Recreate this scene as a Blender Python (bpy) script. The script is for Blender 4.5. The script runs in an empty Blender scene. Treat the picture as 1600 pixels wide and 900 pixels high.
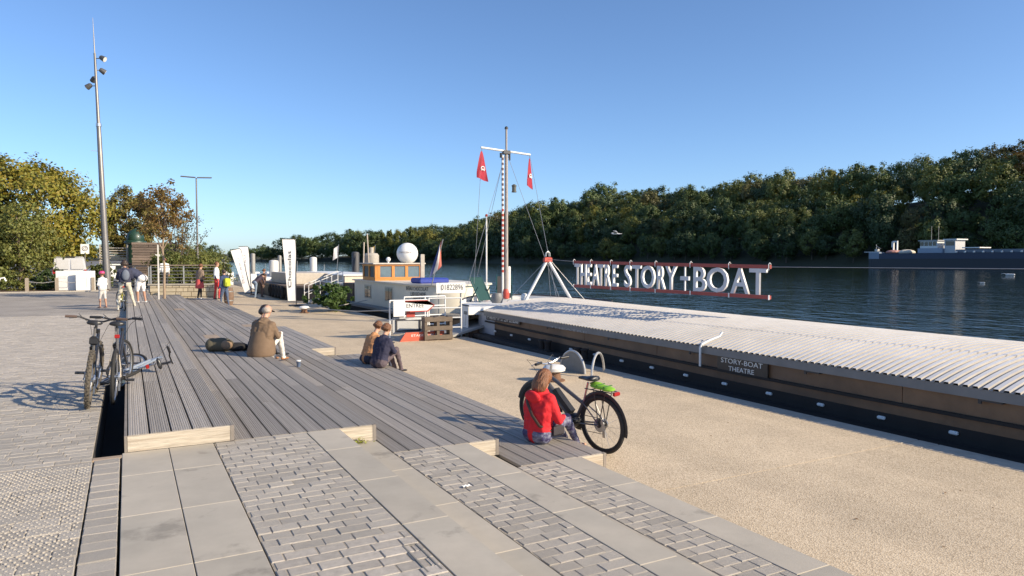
import bpy, bmesh, math, random
from mathutils import Vector, Matrix, Quaternion, noise

SC = bpy.context.scene
COL = SC.collection
RND = random.Random(11)
PI = math.pi
rad = math.radians

# ------------------------------------------------------------------ camera, sky, sun, exposure
EYE = 1.72                      # eye height above the plaza; X = towards the river, Y = along the quay
PITCH, YAW = math.atan(44 / 1110), math.atan(601 / 1110.9)
cam_data = bpy.data.cameras.new('camera')
cam_data.sensor_width = 36.0
cam_data.lens = 36.0 * 1110 / 1600
cam_data.clip_start, cam_data.clip_end = 0.05, 6000
cam = bpy.data.objects.new('camera', cam_data)
cam.location = (0, 0, EYE)
cam.rotation_euler = (PI / 2 - PITCH, 0, -YAW)
COL.objects.link(cam)
SC.camera = cam

SUN_V = Vector((1.32, -1.5, 1.0)).normalized()      # towards the sun
SUN_EL = math.asin(SUN_V.z)
SUN_AZ = math.atan2(SUN_V.x, SUN_V.y)
world = bpy.data.worlds.new('World')
SC.world = world
world.use_nodes = True
nt = world.node_tree
nt.nodes.clear()
sky = nt.nodes.new('ShaderNodeTexSky')
sky.sky_type = 'NISHITA'
sky.sun_disc = False
sky.sun_elevation = SUN_EL
sky.sun_rotation = SUN_AZ
sky.altitude = 30
sky.air_density = 0.8
sky.dust_density = 0.7
sky.ozone_density = 5.2
bg = nt.nodes.new('ShaderNodeBackground')
bg.inputs['Strength'].default_value = 0.125
wo = nt.nodes.new('ShaderNodeOutputWorld')
nt.links.new(sky.outputs[0], bg.inputs[0])
nt.links.new(bg.outputs[0], wo.inputs[0])
sun_data = bpy.data.lights.new('sun', 'SUN')
sun_data.energy = 4.4
sun_data.angle = rad(0.53)
sun_data.color = (1.0, 0.85, 0.63)
sun = bpy.data.objects.new('sun', sun_data)
sun.rotation_euler = SUN_V.to_track_quat('Z', 'Y').to_euler()
sun.location = (30, -30, 40)
COL.objects.link(sun)
SC.view_settings.view_transform = 'Standard'
SC.view_settings.look = 'None'
SC.view_settings.exposure = 0.66
SC.view_settings.gamma = 1.0
SC.view_settings.use_curve_mapping = False
SC.render.engine = 'CYCLES'
SC.cycles.max_bounces = 6
SC.cycles.transparent_max_bounces = 8
SC.cycles.use_denoising = True

# ------------------------------------------------------------------ materials
MATS = {}
def pm(name, col, rough=0.6, metal=0.0, var=0.15, scale=6.0, bump=0.15, bscale=60.0, rand=0.0, island=0.0,
       stretch=None, spec=0.5, coat=0.0, col2=None, trans=0.0, spots=0.0, sscale=2.2):
    """procedural principled material: base colour broken up by two noises, bump, optional per-object tint"""
    if name in MATS:
        return MATS[name]
    m = bpy.data.materials.new(name)
    m.use_nodes = True
    t = m.node_tree
    N, L = t.nodes, t.links
    b = N['Principled BSDF']
    b.inputs['Roughness'].default_value = rough
    b.inputs['Metallic'].default_value = metal
    b.inputs['Specular IOR Level'].default_value = spec
    if coat:
        b.inputs['Coat Weight'].default_value = coat
    tc = N.new('ShaderNodeTexCoord')
    src = tc.outputs['Object']
    if stretch:
        mp = N.new('ShaderNodeMapping')
        mp.inputs['Scale'].default_value = stretch
        L.new(src, mp.inputs[0])
        src = mp.outputs[0]
    if rand:
        oi = N.new('ShaderNodeObjectInfo')
        ad = N.new('ShaderNodeVectorMath'); ad.operation = 'ADD'
        sc = N.new('ShaderNodeVectorMath'); sc.operation = 'SCALE'
        sc.inputs[0].default_value = (31.0, 17.0, 53.0)
        L.new(oi.outputs['Random'], sc.inputs['Scale'])
        L.new(src, ad.inputs[0]); L.new(sc.outputs[0], ad.inputs[1])
        src = ad.outputs[0]
    n1 = N.new('ShaderNodeTexNoise')
    n1.inputs['Scale'].default_value = scale
    n1.inputs['Detail'].default_value = 5
    n1.inputs['Roughness'].default_value = 0.65
    L.new(src, n1.inputs['Vector'])
    mr = N.new('ShaderNodeMapRange')
    mr.inputs[1].default_value, mr.inputs[2].default_value = 0.25, 0.75
    mr.inputs[3].default_value, mr.inputs[4].default_value = 1 - var, 1 + var
    L.new(n1.outputs['Fac'], mr.inputs[0])
    val = mr.outputs[0]
    for amt, node in ((rand, 'o'), (island, 'i')):
        if amt:
            if node == 'o':
                s_ = oi.outputs['Random']
            else:
                g = N.new('ShaderNodeNewGeometry'); s_ = g.outputs['Random Per Island']
            r2 = N.new('ShaderNodeMapRange')
            r2.inputs[3].default_value, r2.inputs[4].default_value = 1 - amt, 1 + amt
            L.new(s_, r2.inputs[0])
            mu = N.new('ShaderNodeMath'); mu.operation = 'MULTIPLY'
            L.new(val, mu.inputs[0]); L.new(r2.outputs[0], mu.inputs[1])
            val = mu.outputs[0]
    if spots:
        ns = N.new('ShaderNodeTexNoise'); ns.inputs['Scale'].default_value = sscale; ns.inputs['Detail'].default_value = 6; ns.inputs['Roughness'].default_value = .6
        L.new(src, ns.inputs['Vector'])
        ms_ = N.new('ShaderNodeMapRange'); ms_.inputs[1].default_value, ms_.inputs[2].default_value = .60, .69
        ms_.inputs[3].default_value, ms_.inputs[4].default_value = 1.0, 1.0 - spots
        L.new(ns.outputs['Fac'], ms_.inputs[0])
        mu2 = N.new('ShaderNodeMath'); mu2.operation = 'MULTIPLY'
        L.new(val, mu2.inputs[0]); L.new(ms_.outputs[0], mu2.inputs[1])
        val = mu2.outputs[0]
    base = N.new('ShaderNodeRGB'); base.outputs[0].default_value = (*col, 1)
    cs = base.outputs[0]
    if col2:
        mx = N.new('ShaderNodeMix'); mx.data_type = 'RGBA'
        mx.inputs[6].default_value = (*col, 1); mx.inputs[7].default_value = (*col2, 1)
        if island:
            L.new(g.outputs['Random Per Island'], mx.inputs[0])
        else:
            n3 = N.new('ShaderNodeTexNoise'); n3.inputs['Scale'].default_value = scale * 0.37
            n3.inputs['Detail'].default_value = 4
            L.new(src, n3.inputs['Vector'])
            m3 = N.new('ShaderNodeMapRange'); m3.inputs[1].default_value, m3.inputs[2].default_value = 0.38, 0.66
            L.new(n3.outputs['Fac'], m3.inputs[0]); L.new(m3.outputs[0], mx.inputs[0])
        cs = mx.outputs[2]
    vm = N.new('ShaderNodeVectorMath'); vm.operation = 'SCALE'
    L.new(cs, vm.inputs[0]); L.new(val, vm.inputs['Scale'])
    L.new(vm.outputs[0], b.inputs['Base Color'])
    if bump:
        n2 = N.new('ShaderNodeTexNoise')
        n2.inputs['Scale'].default_value = bscale
        n2.inputs['Detail'].default_value = 3
        L.new(src, n2.inputs['Vector'])
        bp = N.new('ShaderNodeBump')
        bp.inputs['Strength'].default_value = bump
        bp.inputs['Distance'].default_value = 0.01
        L.new(n2.outputs['Fac'], bp.inputs['Height'])
        L.new(bp.outputs[0], b.inputs['Normal'])
    if trans:
        out = N['Material Output']
        tl = N.new('ShaderNodeBsdfTranslucent')
        L.new(vm.outputs[0], tl.inputs['Color'])
        ms = N.new('ShaderNodeMixShader'); ms.inputs[0].default_value = trans
        L.new(b.outputs[0], ms.inputs[1]); L.new(tl.outputs[0], ms.inputs[2])
        L.new(ms.outputs[0], out.inputs['Surface'])
    MATS[name] = m
    return m

# ------------------------------------------------------------------ mesh builder
def frame_from(d):
    d = Vector(d).normalized()
    a = Vector((0, 0, 1)) if abs(d.z) < 0.9 else Vector((1, 0, 0))
    u = d.cross(a).normalized()
    return u, u.cross(d).normalized()

class MB:
    def __init__(s):
        s.v, s.f, s.mi, s.m = [], [], [], 0
    def add(s, vs, fs):
        o = len(s.v)
        s.v += [tuple(p) for p in vs]
        s.f += [tuple(i + o for i in f) for f in fs]
        s.mi += [s.m] * len(fs)
        return s
    def box(s, c, d, M=None, ch=0.0):
        x, y, z = d[0] / 2, d[1] / 2, d[2] / 2
        if ch:
            vs, fs = [], []
            k = ch
            ring = lambda zz, i: [(-x + i, -y + i, zz), (x - i, -y + i, zz), (x - i, y - i, zz), (-x + i, y - i, zz)]
            vs = ring(-z, k) + ring(-z + k, 0) + ring(z - k, 0) + ring(z, k)
            fs = [(3, 2, 1, 0), (12, 13, 14, 15)]
            for r in range(3):
                for i in range(4):
                    a, b_ = r * 4 + i, r * 4 + (i + 1) % 4
                    fs.append((a, b_, b_ + 4, a + 4))
        else:
            vs = [(sx * x, sy * y, sz * z) for sz in (-1, 1) for sx, sy in ((-1, -1), (1, -1), (1, 1), (-1, 1))]
            fs = [(3, 2, 1, 0), (4, 5, 6, 7), (0, 1, 5, 4), (1, 2, 6, 5), (2, 3, 7, 6), (3, 0, 4, 7)]
        vs = [Vector(p) for p in vs]
        if M is not None:
            vs = [M @ p for p in vs]
        return s.add([p + Vector(c) for p in vs], fs)
    def bx(s, x0, x1, y0, y1, z0, z1, ch=0.0):
        return s.box(((x0 + x1) / 2, (y0 + y1) / 2, (z0 + z1) / 2), (x1 - x0, y1 - y0, z1 - z0), None, ch)
    def bar(s, a, b, w, h=None, up=(0, 0, 1)):
        a, b = Vector(a), Vector(b)
        d = (b - a).normalized()
        u = d.cross(Vector(up))
        u = u.normalized() if u.length > 1e-5 else frame_from(d)[0]
        w2 = u.cross(d)
        h = h or w
        M = Matrix((u, d, w2)).transposed()
        return s.box((a + b) / 2, (w, (b - a).length, h), M)
    def tube(s, pts, r, n=8, closed=False, flat=1.0, caps=True, upv=None):
        pts = [Vector(p) for p in pts]
        rs = r if isinstance(r, (list, tuple)) else [r] * len(pts)
        vs, fs = [], []
        pu = None
        for i, p in enumerate(pts):
            if closed:
                d = pts[(i + 1) % len(pts)] - pts[i - 1]
            else:
                d = pts[min(i + 1, len(pts) - 1)] - pts[max(i - 1, 0)]
            d.normalize()
            if pu is None:
                u = d.cross(Vector(upv)).normalized() if upv is not None and d.cross(Vector(upv)).length > 1e-4 else frame_from(d)[0]
            else:
                u = (pu - d * pu.dot(d)).normalized()
            pu = u
            w = d.cross(u)
            for k in range(n):
                a = 2 * PI * k / n
                vs.append(p + u * math.cos(a) * rs[i] + w * math.sin(a) * rs[i] * flat)
        m = len(pts)
        for i in range(m if closed else m - 1):
            for k in range(n):
                a, b = i * n + k, i * n + (k + 1) % n
                j = ((i + 1) % m) * n
                fs.append((a, b, j + (k + 1) % n, j + k))
        if caps and not closed:
            fs.append(tuple(range(n - 1, -1, -1)))
            fs.append(tuple((m - 1) * n + k for k in range(n)))
        return s.add(vs, fs)
    def cyl(s, a, b, r, n=12, r2=None):
        return s.tube([a, b], [r, r if r2 is None else r2], n)
    def lathe(s, prof, c=(0, 0, 0), n=16, M=None):
        vs, fs = [], []
        for r, z in prof:
            for k in range(n):
                a = 2 * PI * k / n
                vs.append(Vector((r * math.cos(a), r * math.sin(a), z)))
        for i in range(len(prof) - 1):
            for k in range(n):
                a, b = i * n + k, i * n + (k + 1) % n
                fs.append((a, b, b + n, a + n))
        fs.append(tuple(range(n - 1, -1, -1)))
        fs.append(tuple((len(prof) - 1) * n + k for k in range(n)))
        if M is not None:
            vs = [M @ p for p in vs]
        return s.add([p + Vector(c) for p in vs], fs)
    def ell(s, c, r, nu=14, nv=9, M=None):
        if not isinstance(r, (tuple, list)):
            r = (r, r, r)
        vs, fs = [], []
        for j in range(1, nv):
            th = PI * j / nv
            for k in range(nu):
                a = 2 * PI * k / nu
                vs.append(Vector((r[0] * math.sin(th) * math.cos(a), r[1] * math.sin(th) * math.sin(a), r[2] * math.cos(th))))
        top = len(vs); vs.append(Vector((0, 0, r[2])))
        bot = len(vs); vs.append(Vector((0, 0, -r[2])))
        for j in range(nv - 2):
            for k in range(nu):
                a, b = j * nu + k, j * nu + (k + 1) % nu
                fs.append((a, a + nu, b + nu, b))
        for k in range(nu):
            fs.append((top, k, (k + 1) % nu))
            q = (nv - 2) * nu
            fs.append((bot, q + (k + 1) % nu, q + k))
        if M is not None:
            vs = [M @ p for p in vs]
        return s.add([p + Vector(c) for p in vs], fs)
    def prism(s, poly, h0, h1, fn=None):
        """polygon (a,b) extruded from h0 to h1; fn maps (a,b,h) to a point"""
        fn = fn or (lambda a, b, h: (a, b, h))
        n = len(poly)
        vs = [fn(a, b, h0) for a, b in poly] + [fn(a, b, h1) for a, b in poly]
        fs = [tuple(range(n - 1, -1, -1)), tuple(range(n, 2 * n))]
        fs += [(i, (i + 1) % n, n + (i + 1) % n, n + i) for i in range(n)]
        return s.add(vs, fs)
    def grid(s, nu, nv, fn):
        vs = [fn(i / nu, j / nv) for j in range(nv + 1) for i in range(nu + 1)]
        fs = [(j * (nu + 1) + i, j * (nu + 1) + i + 1, (j + 1) * (nu + 1) + i + 1, (j + 1) * (nu + 1) + i) for j in range(nv) for i in range(nu)]
        return s.add(vs, fs)
    def mesh(s, name, mats, smooth=False):
        me = bpy.data.meshes.new(name)
        me.from_pydata([tuple(p) for p in s.v], [], s.f)
        for m in (mats if isinstance(mats, (list, tuple)) else [mats]):
            me.materials.append(m)
        if len(me.materials) > 1:
            me.polygons.foreach_set('material_index', s.mi)
        me.update()
        bm = bmesh.new(); bm.from_mesh(me)
        bmesh.ops.recalc_face_normals(bm, faces=bm.faces)
        bm.to_mesh(me); bm.free()
        if smooth:
            if smooth is True:
                smooth = 40
            me.polygons.foreach_set('use_smooth', [True] * len(me.polygons))
            try:
                me.set_sharp_from_angle(angle=rad(smooth))
            except Exception:
                pass
        return me
    def build(s, name, mats, parent=None, smooth=False, loc=None, rot=None, kind=None):
        return link(name, s.mesh(name, mats, smooth), parent, loc, rot, kind)

def link(name, me, parent=None, loc=None, rot=None, kind=None, scale=None):
    o = bpy.data.objects.new(name, me)
    COL.objects.link(o)
    if parent is not None:
        o.parent = parent
    if loc is not None:
        o.location = loc
    if rot is not None:
        o.rotation_euler = rot
    if scale is not None:
        o.scale = scale
    if kind:
        o['kind'] = kind
    return o
def tag(o, label, cat, group=None):
    o['label'] = label
    o['category'] = cat
    if group:
        o['group'] = group
    return o
def thing(name, label, cat, loc=(0, 0, 0), rz=0.0, group=None, rot=None):
    o = link(name, None, None, loc, rot or (0, 0, rz))
    return tag(o, label, cat, group)
def copy_tree(o, parent=None):
    c = o.copy()
    COL.objects.link(c)
    if parent is not None:
        c.parent = parent
    for ch in o.children:
        copy_tree(ch, c)
    return c

FONT_CACHE = {}
def glyph(body, size, depth, bold=0.0):
    """text as a mesh: x right, y up, extruded along z, left-bottom at 0; returns (mesh, width)"""
    cu = bpy.data.curves.new('t', 'FONT')
    cu.body = body
    cu.size = size
    cu.extrude = depth / 2
    cu.resolution_u = 3
    cu.offset = bold * size
    ob = bpy.data.objects.new('t', cu)
    COL.objects.link(ob)
    dg = bpy.context.evaluated_depsgraph_get()
    dg.update()
    me = bpy.data.meshes.new_from_object(ob.evaluated_get(dg))
    COL.objects.unlink(ob)
    bpy.data.objects.remove(ob)
    xs = [v.co.x for v in me.vertices] or [0, 0]
    ys = [v.co.y for v in me.vertices] or [0, 0]
    for v in me.vertices:
        v.co.x -= min(xs)
    return me, max(xs) - min(xs), min(ys), max(ys)
def text_on(name, body, parent, mat, origin, right, up, width=None, height=0.1, depth=0.004):
    """flat lettering laid on a surface: origin = lower-left corner, right/up = unit vectors"""
    me, w, y0, y1 = glyph(body, 1.0, depth / max(height, 1e-3))
    right, up = Vector(right).normalized(), Vector(up).normalized()
    nrm = right.cross(up)
    sy = height / max(y1 - y0, 1e-4)
    sx = (width / w) if width else sy
    for v in me.vertices:
        v.co = Vector(origin) + right * v.co.x * sx + up * (v.co.y - y0) * sy + nrm * v.co.z * height
    me.materials.clear()
    me.materials.append(mat)
    me.name = name
    return link(name, me, parent)
# ------------------------------------------------------------------ the setting: ground, plaza, quay, water, far bank
Q = -0.5                         # quay level
W = -1.05                        # water level
QE = 8.55                        # quay edge

def ground_mat():
    m = pm('asphalt_ground', (0.16, 0.15, 0.14), 0.85, var=0.2, scale=0.8, bump=0.2, bscale=80)
    return m
def brick_plaza_mat():
    m = bpy.data.materials.new('plaza_setts')
    m.use_nodes = True
    N, L = m.node_tree.nodes, m.node_tree.links
    b = N['Principled BSDF']
    b.inputs['Roughness'].default_value = 0.8
    tc = N.new('ShaderNodeTexCoord')
    br = N.new('ShaderNodeTexBrick')
    br.inputs['Scale'].default_value = 1.0
    br.inputs['Brick Width'].default_value = 0.2
    br.inputs['Row Height'].default_value = 0.112
    br.inputs['Mortar Size'].default_value = 0.006
    br.inputs['Color1'].default_value = (0.38, 0.34, 0.29, 1)
    br.inputs['Color2'].default_value = (0.32, 0.285, 0.245, 1)
    br.inputs['Mortar'].default_value = (0.24, 0.21, 0.17, 1)
    L.new(tc.outputs['Object'], br.inputs['Vector'])
    n = N.new('ShaderNodeTexNoise'); n.inputs['Scale'].default_value = 0.7; n.inputs['Detail'].default_value = 6
    L.new(tc.outputs['Object'], n.inputs['Vector'])
    mr = N.new('ShaderNodeMapRange'); mr.inputs[1].default_value, mr.inputs[2].default_value = 0.3, 0.7
    mr.inputs[3].default_value, mr.inputs[4].default_value = 0.82, 1.15
    L.new(n.outputs['Fac'], mr.inputs[0])
    vm = N.new('ShaderNodeVectorMath'); vm.operation = 'SCALE'
    L.new(br.outputs['Color'], vm.inputs[0]); L.new(mr.outputs[0], vm.inputs['Scale'])
    L.new(vm.outputs[0], b.inputs['Base Color'])
    bp = N.new('ShaderNodeBump'); bp.inputs['Strength'].default_value = 0.6; bp.inputs['Distance'].default_value = 0.01
    L.new(br.outputs['Fac'], bp.inputs['Height']); bp.invert = True
    L.new(bp.outputs[0], b.inputs['Normal'])
    return m

STONE = pm('sett_granite', (0.42, 0.38, 0.325), 0.8, var=0.2, scale=22, bump=0.6, bscale=140, rand=0.13)
CONC = pm('pale_concrete', (0.43, 0.385, 0.315), 0.8, var=0.09, scale=3.5, bump=0.12, bscale=160, rand=0.06, col2=(0.385, 0.35, 0.29), spots=.32)
MORTAR = pm('joint_sand', (0.31, 0.27, 0.215), 0.9, var=0.25, scale=30, bump=0.3)
SOIL = pm('bed_soil', (0.13, 0.085, 0.055), 0.95, var=0.3, scale=4, bump=0.6, bscale=25)

# bare ground: one sheet to the horizon on the landward side
g = MB(); g.add([(-900, -300, -0.06), (-0.3, -300, -0.06), (-0.3, 42, -0.06), (3.2, 42, -0.06), (3.2, 1400, -0.06), (-900, 1400, -0.06)], [(0, 1, 2, 5), (2, 3, 4, 5)])
g.build('ground', ground_mat(), kind='structure')

plaza = link('plaza', None); plaza['kind'] = 'structure'
p = MB(); p.bx(-30, -0.3, -3, 26, -0.05, -0.0045); p.build('bedding', MORTAR, plaza)
p = MB(); p.bx(-30, -0.3, 26.0, 45.0, -0.05, 0.0); p.build('far_paving', brick_plaza_mat(), plaza)
p = MB(); p.bx(-0.3, 0.0, 41.9, 45.0, -0.05, 0.0); p.bx(0.0, 3.1, 43.4, 45.0, -0.05, 0.0); p.build('end_paving', brick_plaza_mat(), plaza)
p = MB(); p.bx(-30, -0.95, 45.0, 45.2, -0.05, 0.045, 0.008); p.build('kerb', CONC, plaza)

def sett_mesh(seed):
    r = random.Random(seed)
    b = MB(); k = 0.026
    j = lambda: r.uniform(-0.012, 0.012)
    top = [(-.5 + k + j(), -.5 + k * 1.6 + j()), (.5 - k + j(), -.5 + k * 1.6 + j()), (.5 - k + j(), .5 - k * 1.6 + j()), (-.5 + k + j(), .5 - k * 1.6 + j())]
    mid = [(-.5 + j() * .6, -.5 + j() * .6), (.5 + j() * .6, -.5 + j() * .6), (.5 + j() * .6, .5 + j() * .6), (-.5 + j() * .6, .5 + j() * .6)]
    vs = [(x, y, -0.05) for x, y in mid] + [(x, y, -0.005) for x, y in mid] + [(x, y, r.uniform(-.0015, .0015)) for x, y in top]
    fs = [(8, 9, 10, 11)]
    for a in (0, 4):
        for i in range(4):
            fs.append((a + i, a + (i + 1) % 4, a + 4 + (i + 1) % 4, a + 4 + i))
    b.add(vs, fs)
    return b.mesh('sett', STONE)
SETTS = [sett_mesh(i) for i in range(6)]
def sett(parent, x0, x1, y0, y1, z, gap=0.0035):
    o = link('sett', RND.choice(SETTS), parent, ((x0 + x1) / 2, (y0 + y1) / 2, z + RND.uniform(-.002, .003)),
             (RND.uniform(-.008, .008), RND.uniform(-.008, .008), RND.uniform(-.012, .012)), scale=(x1 - x0 - gap, y1 - y0 - gap, 1))
    return o
def sett_cells(x0, x1, y0, y1, w, h, seed):
    """running-bond cells filling a strip, cut at its sides"""
    r = random.Random(seed)
    n = max(1, round((y1 - y0) / h)); h = (y1 - y0) / n
    out = []
    for i in range(n):
        off = (0 if i % 2 else w / 2) + r.uniform(-.02, .02)
        x = x0 - off
        while x < x1 - 1e-6:
            ww = w * r.uniform(.92, 1.08)
            a, b = max(x, x0), min(x + ww, x1)
            if x1 - b < 0.05:
                b = x1
            if b - a > 0.035:
                out.append((a, b, y0 + i * h, y0 + (i + 1) * h))
            x = b if b == x1 else x + ww
    return out
def joined_setts(cells, name, parent, z):
    b = MB()
    for a, c, y0, y1 in cells:
        g_ = 0.0035; dz = RND.uniform(-.002, .003)
        a += g_; c -= g_; y0 += g_; y1 -= g_; k = .004
        b.add([(a, y0, z - .03), (c, y0, z - .03), (c, y1, z - .03), (a, y1, z - .03), (a, y0, z - .006 + dz), (c, y0, z - .006 + dz), (c, y1, z - .006 + dz), (a, y1, z - .006 + dz),
               (a + k, y0 + k, z + dz), (c - k, y0 + k, z + dz), (c - k, y1 - k, z + dz), (a + k, y1 - k, z + dz)],
              [(8, 9, 10, 11)] + [(q + i, q + (i + 1) % 4, q + 4 + (i + 1) % 4, q + 4 + i) for q in (0, 4) for i in range(4)])
    o = b.build(name, pm('sett_granite_far', (0.40, 0.36, 0.31), 0.8, var=0.2, scale=22, bump=0.5, bscale=140, island=0.13), parent, kind='stuff')
    return o
# plaza setts: the nearest as pieces, the rest joined, the far ones in the material
near, far = [], []
for (a, c, y0, y1) in sett_cells(-4.6, -0.3, 7.0, 26.0, 0.205, 0.113, 3):
    edge = -0.115 * ((y0 + y1) / 2) - 0.30          # left border of what is in view
    if c < edge - 0.5 - 0.06 * y0:
        continue
    (near if (y1 < 12.6 and c > edge) else far).append((a, c, y0, y1))
near.sort(key=lambda t: t[2])
for t in near[:215]:
    sett(plaza, *t, 0.0)
joined_setts(near[215:] + far, 'sett_field', plaza, 0.0)
# strip of tactile paving before the steps, studs on rough setts, with a border of larger setts
for t in sett_cells(-1.2, -0.29, 4.0, 6.96, 0.26, 0.155, 5):
    sett(plaza, *t, 0.0, 0.005)
y = 4.0
while y < 6.96:
    h = RND.uniform(.13, .18)
    sett(plaza, -0.285, -0.085, y, min(y + h, 7.0), 0.0, 0.008)
    y += h
joined_setts(sett_cells(-1.6, -0.09, 0.2, 3.98, 0.21, 0.113, 8), 'sett_field', plaza, 0.0)
st = MB()
jx = 0
yy = 4.0
while yy < 6.93:
    xx = -1.2 + (0.018 if jx % 2 else 0)
    while xx < -0.315:
        c = (xx + RND.uniform(-.001, .001), yy, 0.0015)
        st.lathe([(0.0085, -0.004), (0.008, 0.003), (0.005, 0.0055)], c, 7)
        xx += 0.043
    yy += 0.042; jx += 1
st.build('tactile_studs', pm('stud_steel', (0.42, 0.38, 0.32), 0.5, 0.0, var=.1), plaza, smooth=True, kind='stuff')

# ---- stone steps in front of the deck
steps = thing('stone_steps', 'pale concrete and granite sett steps going down beside the timber deck', 'steps')
LV = [0.0, -0.165, -0.33]
FRONT = [7.17, 7.17, 6.6, 6.11]
def slab(x0, x1, y0, y1, z):
    b = MB(); b.bx(x0 + .003, x1 - .003, y0 + .003, y1 - .003, z - 0.16, z, 0.003)
    b.build('slab', CONC, steps)
JY = [0.2, 1.28, 2.3, 3.32, 4.35, 5.36, 6.38]
def slab_run(x0, x1, z, yend, shift=0.0):
    ys = [y + shift for y in JY if y + shift < yend - .12] + [yend]
    for a, c in zip(ys, ys[1:]):
        slab(x0, x1, a, c, z)
slab_run(-0.075, 0.30, 0.0, 7.155)
slab_run(0.30, 0.68, 0.0, 7.155)
slab_run(1.54, 1.87, 0.0, 7.155)
slab_run(1.875, 2.25, LV[1], 6.585 + .57, -0.35)
slab_run(2.75, 3.05, LV[1], 6.585, 0.1)
slab_run(3.055, 3.35, LV[2], 6.095 + .49, 0.25)
slab_run(3.80, 4.12, LV[2], 6.095, -0.2)
cells = []
for (x0, x1, z, ye, sd) in ((0.685, 1.535, LV[0], 7.15, 1), (2.255, 2.745, LV[1], 6.58, 2), (3.355, 3.795, LV[2], 6.09, 4)):
    b = MB(); b.bx(x0, x1, 0.2, ye, z - 0.16, z - 0.0045); b.build('bedding', MORTAR, steps)
    for t in sett_cells(x0, x1, 0.2, ye, 0.178, 0.116, sd):
        cells.append((*t, z))
vis = [c for c in cells if c[2] > 2.9 + (1.3 if c[4] == 0 else 0)]
for a, c, y0, y1, z in vis[:296]:
    sett(steps, a, c, y0, y1, z)
rest = [c for c in cells if c not in vis[:296]]
for z in LV:
    cc = [c[:4] for c in rest if c[4] == z]
    if cc:
        joined_setts(cc, 'sett_field', steps, z)
b = MB(); b.bx(-0.07, 1.87, 0.2, 7.1, -0.45, -0.17); b.bx(1.88, 3.05, 0.2, 6.55, -0.55, -0.34); b.bx(3.06, 4.10, 0.2, 6.05, -0.7, -0.5)
b.build('foundation', pm('joint_dark', (.10, .088, .072), .9), steps)
# steel drain frame at the near end of the sett band
b = MB(); b.bx(1.42, 1.43, 3.6, 4.0, -.005, .004); b.bx(1.50, 1.51, 3.6, 4.0, -.005, .004); b.bx(1.42, 1.51, 4.0, 4.01, -.005, .004)
b.build('drain_frame', pm('drain_steel', (.20, .185, .16), .6), steps)

# ---- quay: exposed aggregate, cast in bays
def aggregate():
    m = bpy.data.materials.new('exposed_aggregate'); m.use_nodes = True
    N, L = m.node_tree.nodes, m.node_tree.links
    b = N['Principled BSDF']; b.inputs['Roughness'].default_value = 0.85
    tc = N.new('ShaderNodeTexCoord'); oi = N.new('ShaderNodeObjectInfo')
    v = N.new('ShaderNodeTexVoronoi'); v.inputs['Scale'].default_value = 75
    L.new(tc.outputs['Object'], v.inputs['Vector'])
    cr = N.new('ShaderNodeValToRGB')
    el = cr.color_ramp.elements
    el[0].position = 0.0; el[0].color = (0.40, 0.31, 0.205, 1)
    el[1].position = 1.0; el[1].color = (0.66, 0.54, 0.385, 1)
    e = el.new(0.25); e.color = (0.52, 0.41, 0.275, 1)
    e = el.new(0.6); e.color = (0.58, 0.47, 0.325, 1)
    sp = N.new('ShaderNodeSeparateColor'); L.new(v.outputs['Color'], sp.inputs[0])
    L.new(sp.outputs[0], cr.inputs[0])
    n = N.new('ShaderNodeTexNoise'); n.inputs['Scale'].default_value = 0.9; n.inputs['Detail'].default_value = 7; n.inputs['Roughness'].default_value = .7
    L.new(tc.outputs['Object'], n.inputs['Vector'])
    mr = N.new('ShaderNodeMapRange'); mr.inputs[1].default_value, mr.inputs[2].default_value = 0.3, 0.7
    mr.inputs[3].default_value, mr.inputs[4].default_value = 0.86, 1.1
    L.new(n.outputs['Fac'], mr.inputs[0])
    mp2 = N.new('ShaderNodeMapping'); mp2.inputs['Scale'].default_value = (1.6, .09, 1)
    L.new(tc.outputs['Object'], mp2.inputs[0])
    nt_ = N.new('ShaderNodeTexNoise'); nt_.inputs['Scale'].default_value = 1.0; nt_.inputs['Detail'].default_value = 4; nt_.inputs['Distortion'].default_value = .4
    L.new(mp2.outputs[0], nt_.inputs['Vector'])
    mt_ = N.new('ShaderNodeMapRange'); mt_.inputs[1].default_value, mt_.inputs[2].default_value = .35, .65
    mt_.inputs[3].default_value, mt_.inputs[4].default_value = .93, 1.05
    L.new(nt_.outputs['Fac'], mt_.inputs[0])
    r2 = N.new('ShaderNodeMapRange'); r2.inputs[3].default_value, r2.inputs[4].default_value = 0.95, 1.05
    L.new(oi.outputs['Random'], r2.inputs[0])
    mu = N.new('ShaderNodeMath'); mu.operation = 'MULTIPLY'; L.new(mr.outputs[0], mu.inputs[0]); L.new(r2.outputs[0], mu.inputs[1])
    mu3 = N.new('ShaderNodeMath'); mu3.operation = 'MULTIPLY'; L.new(mu.outputs[0], mu3.inputs[0]); L.new(mt_.outputs[0], mu3.inputs[1]); mu = mu3
    vm = N.new('ShaderNodeVectorMath'); vm.operation = 'SCALE'
    L.new(cr.outputs[0], vm.inputs[0]); L.new(mu.outputs[0], vm.inputs['Scale'])
    L.new(vm.outputs[0], b.inputs['Base Color'])
    bp = N.new('ShaderNodeBump'); bp.inputs['Strength'].default_value = 0.5; bp.inputs['Distance'].default_value = 0.006
    L.new(v.outputs['Distance'], bp.inputs['Height']); L.new(bp.outputs[0], b.inputs['Normal'])
    return m
AGG = aggregate()
quay = link('quay', None); quay['kind'] = 'structure'
ys = [-14, -2.5, 5.25, 16.5, 28, 39.5, 51, 62, 90, 140, 220]
for a, c in zip(ys, ys[1:]):
    b = MB(); b.bx(3.3, QE - 0.35, a + .004, c - .004, Q - 0.3, Q); b.build('bay', AGG, quay)
b = MB()
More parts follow.
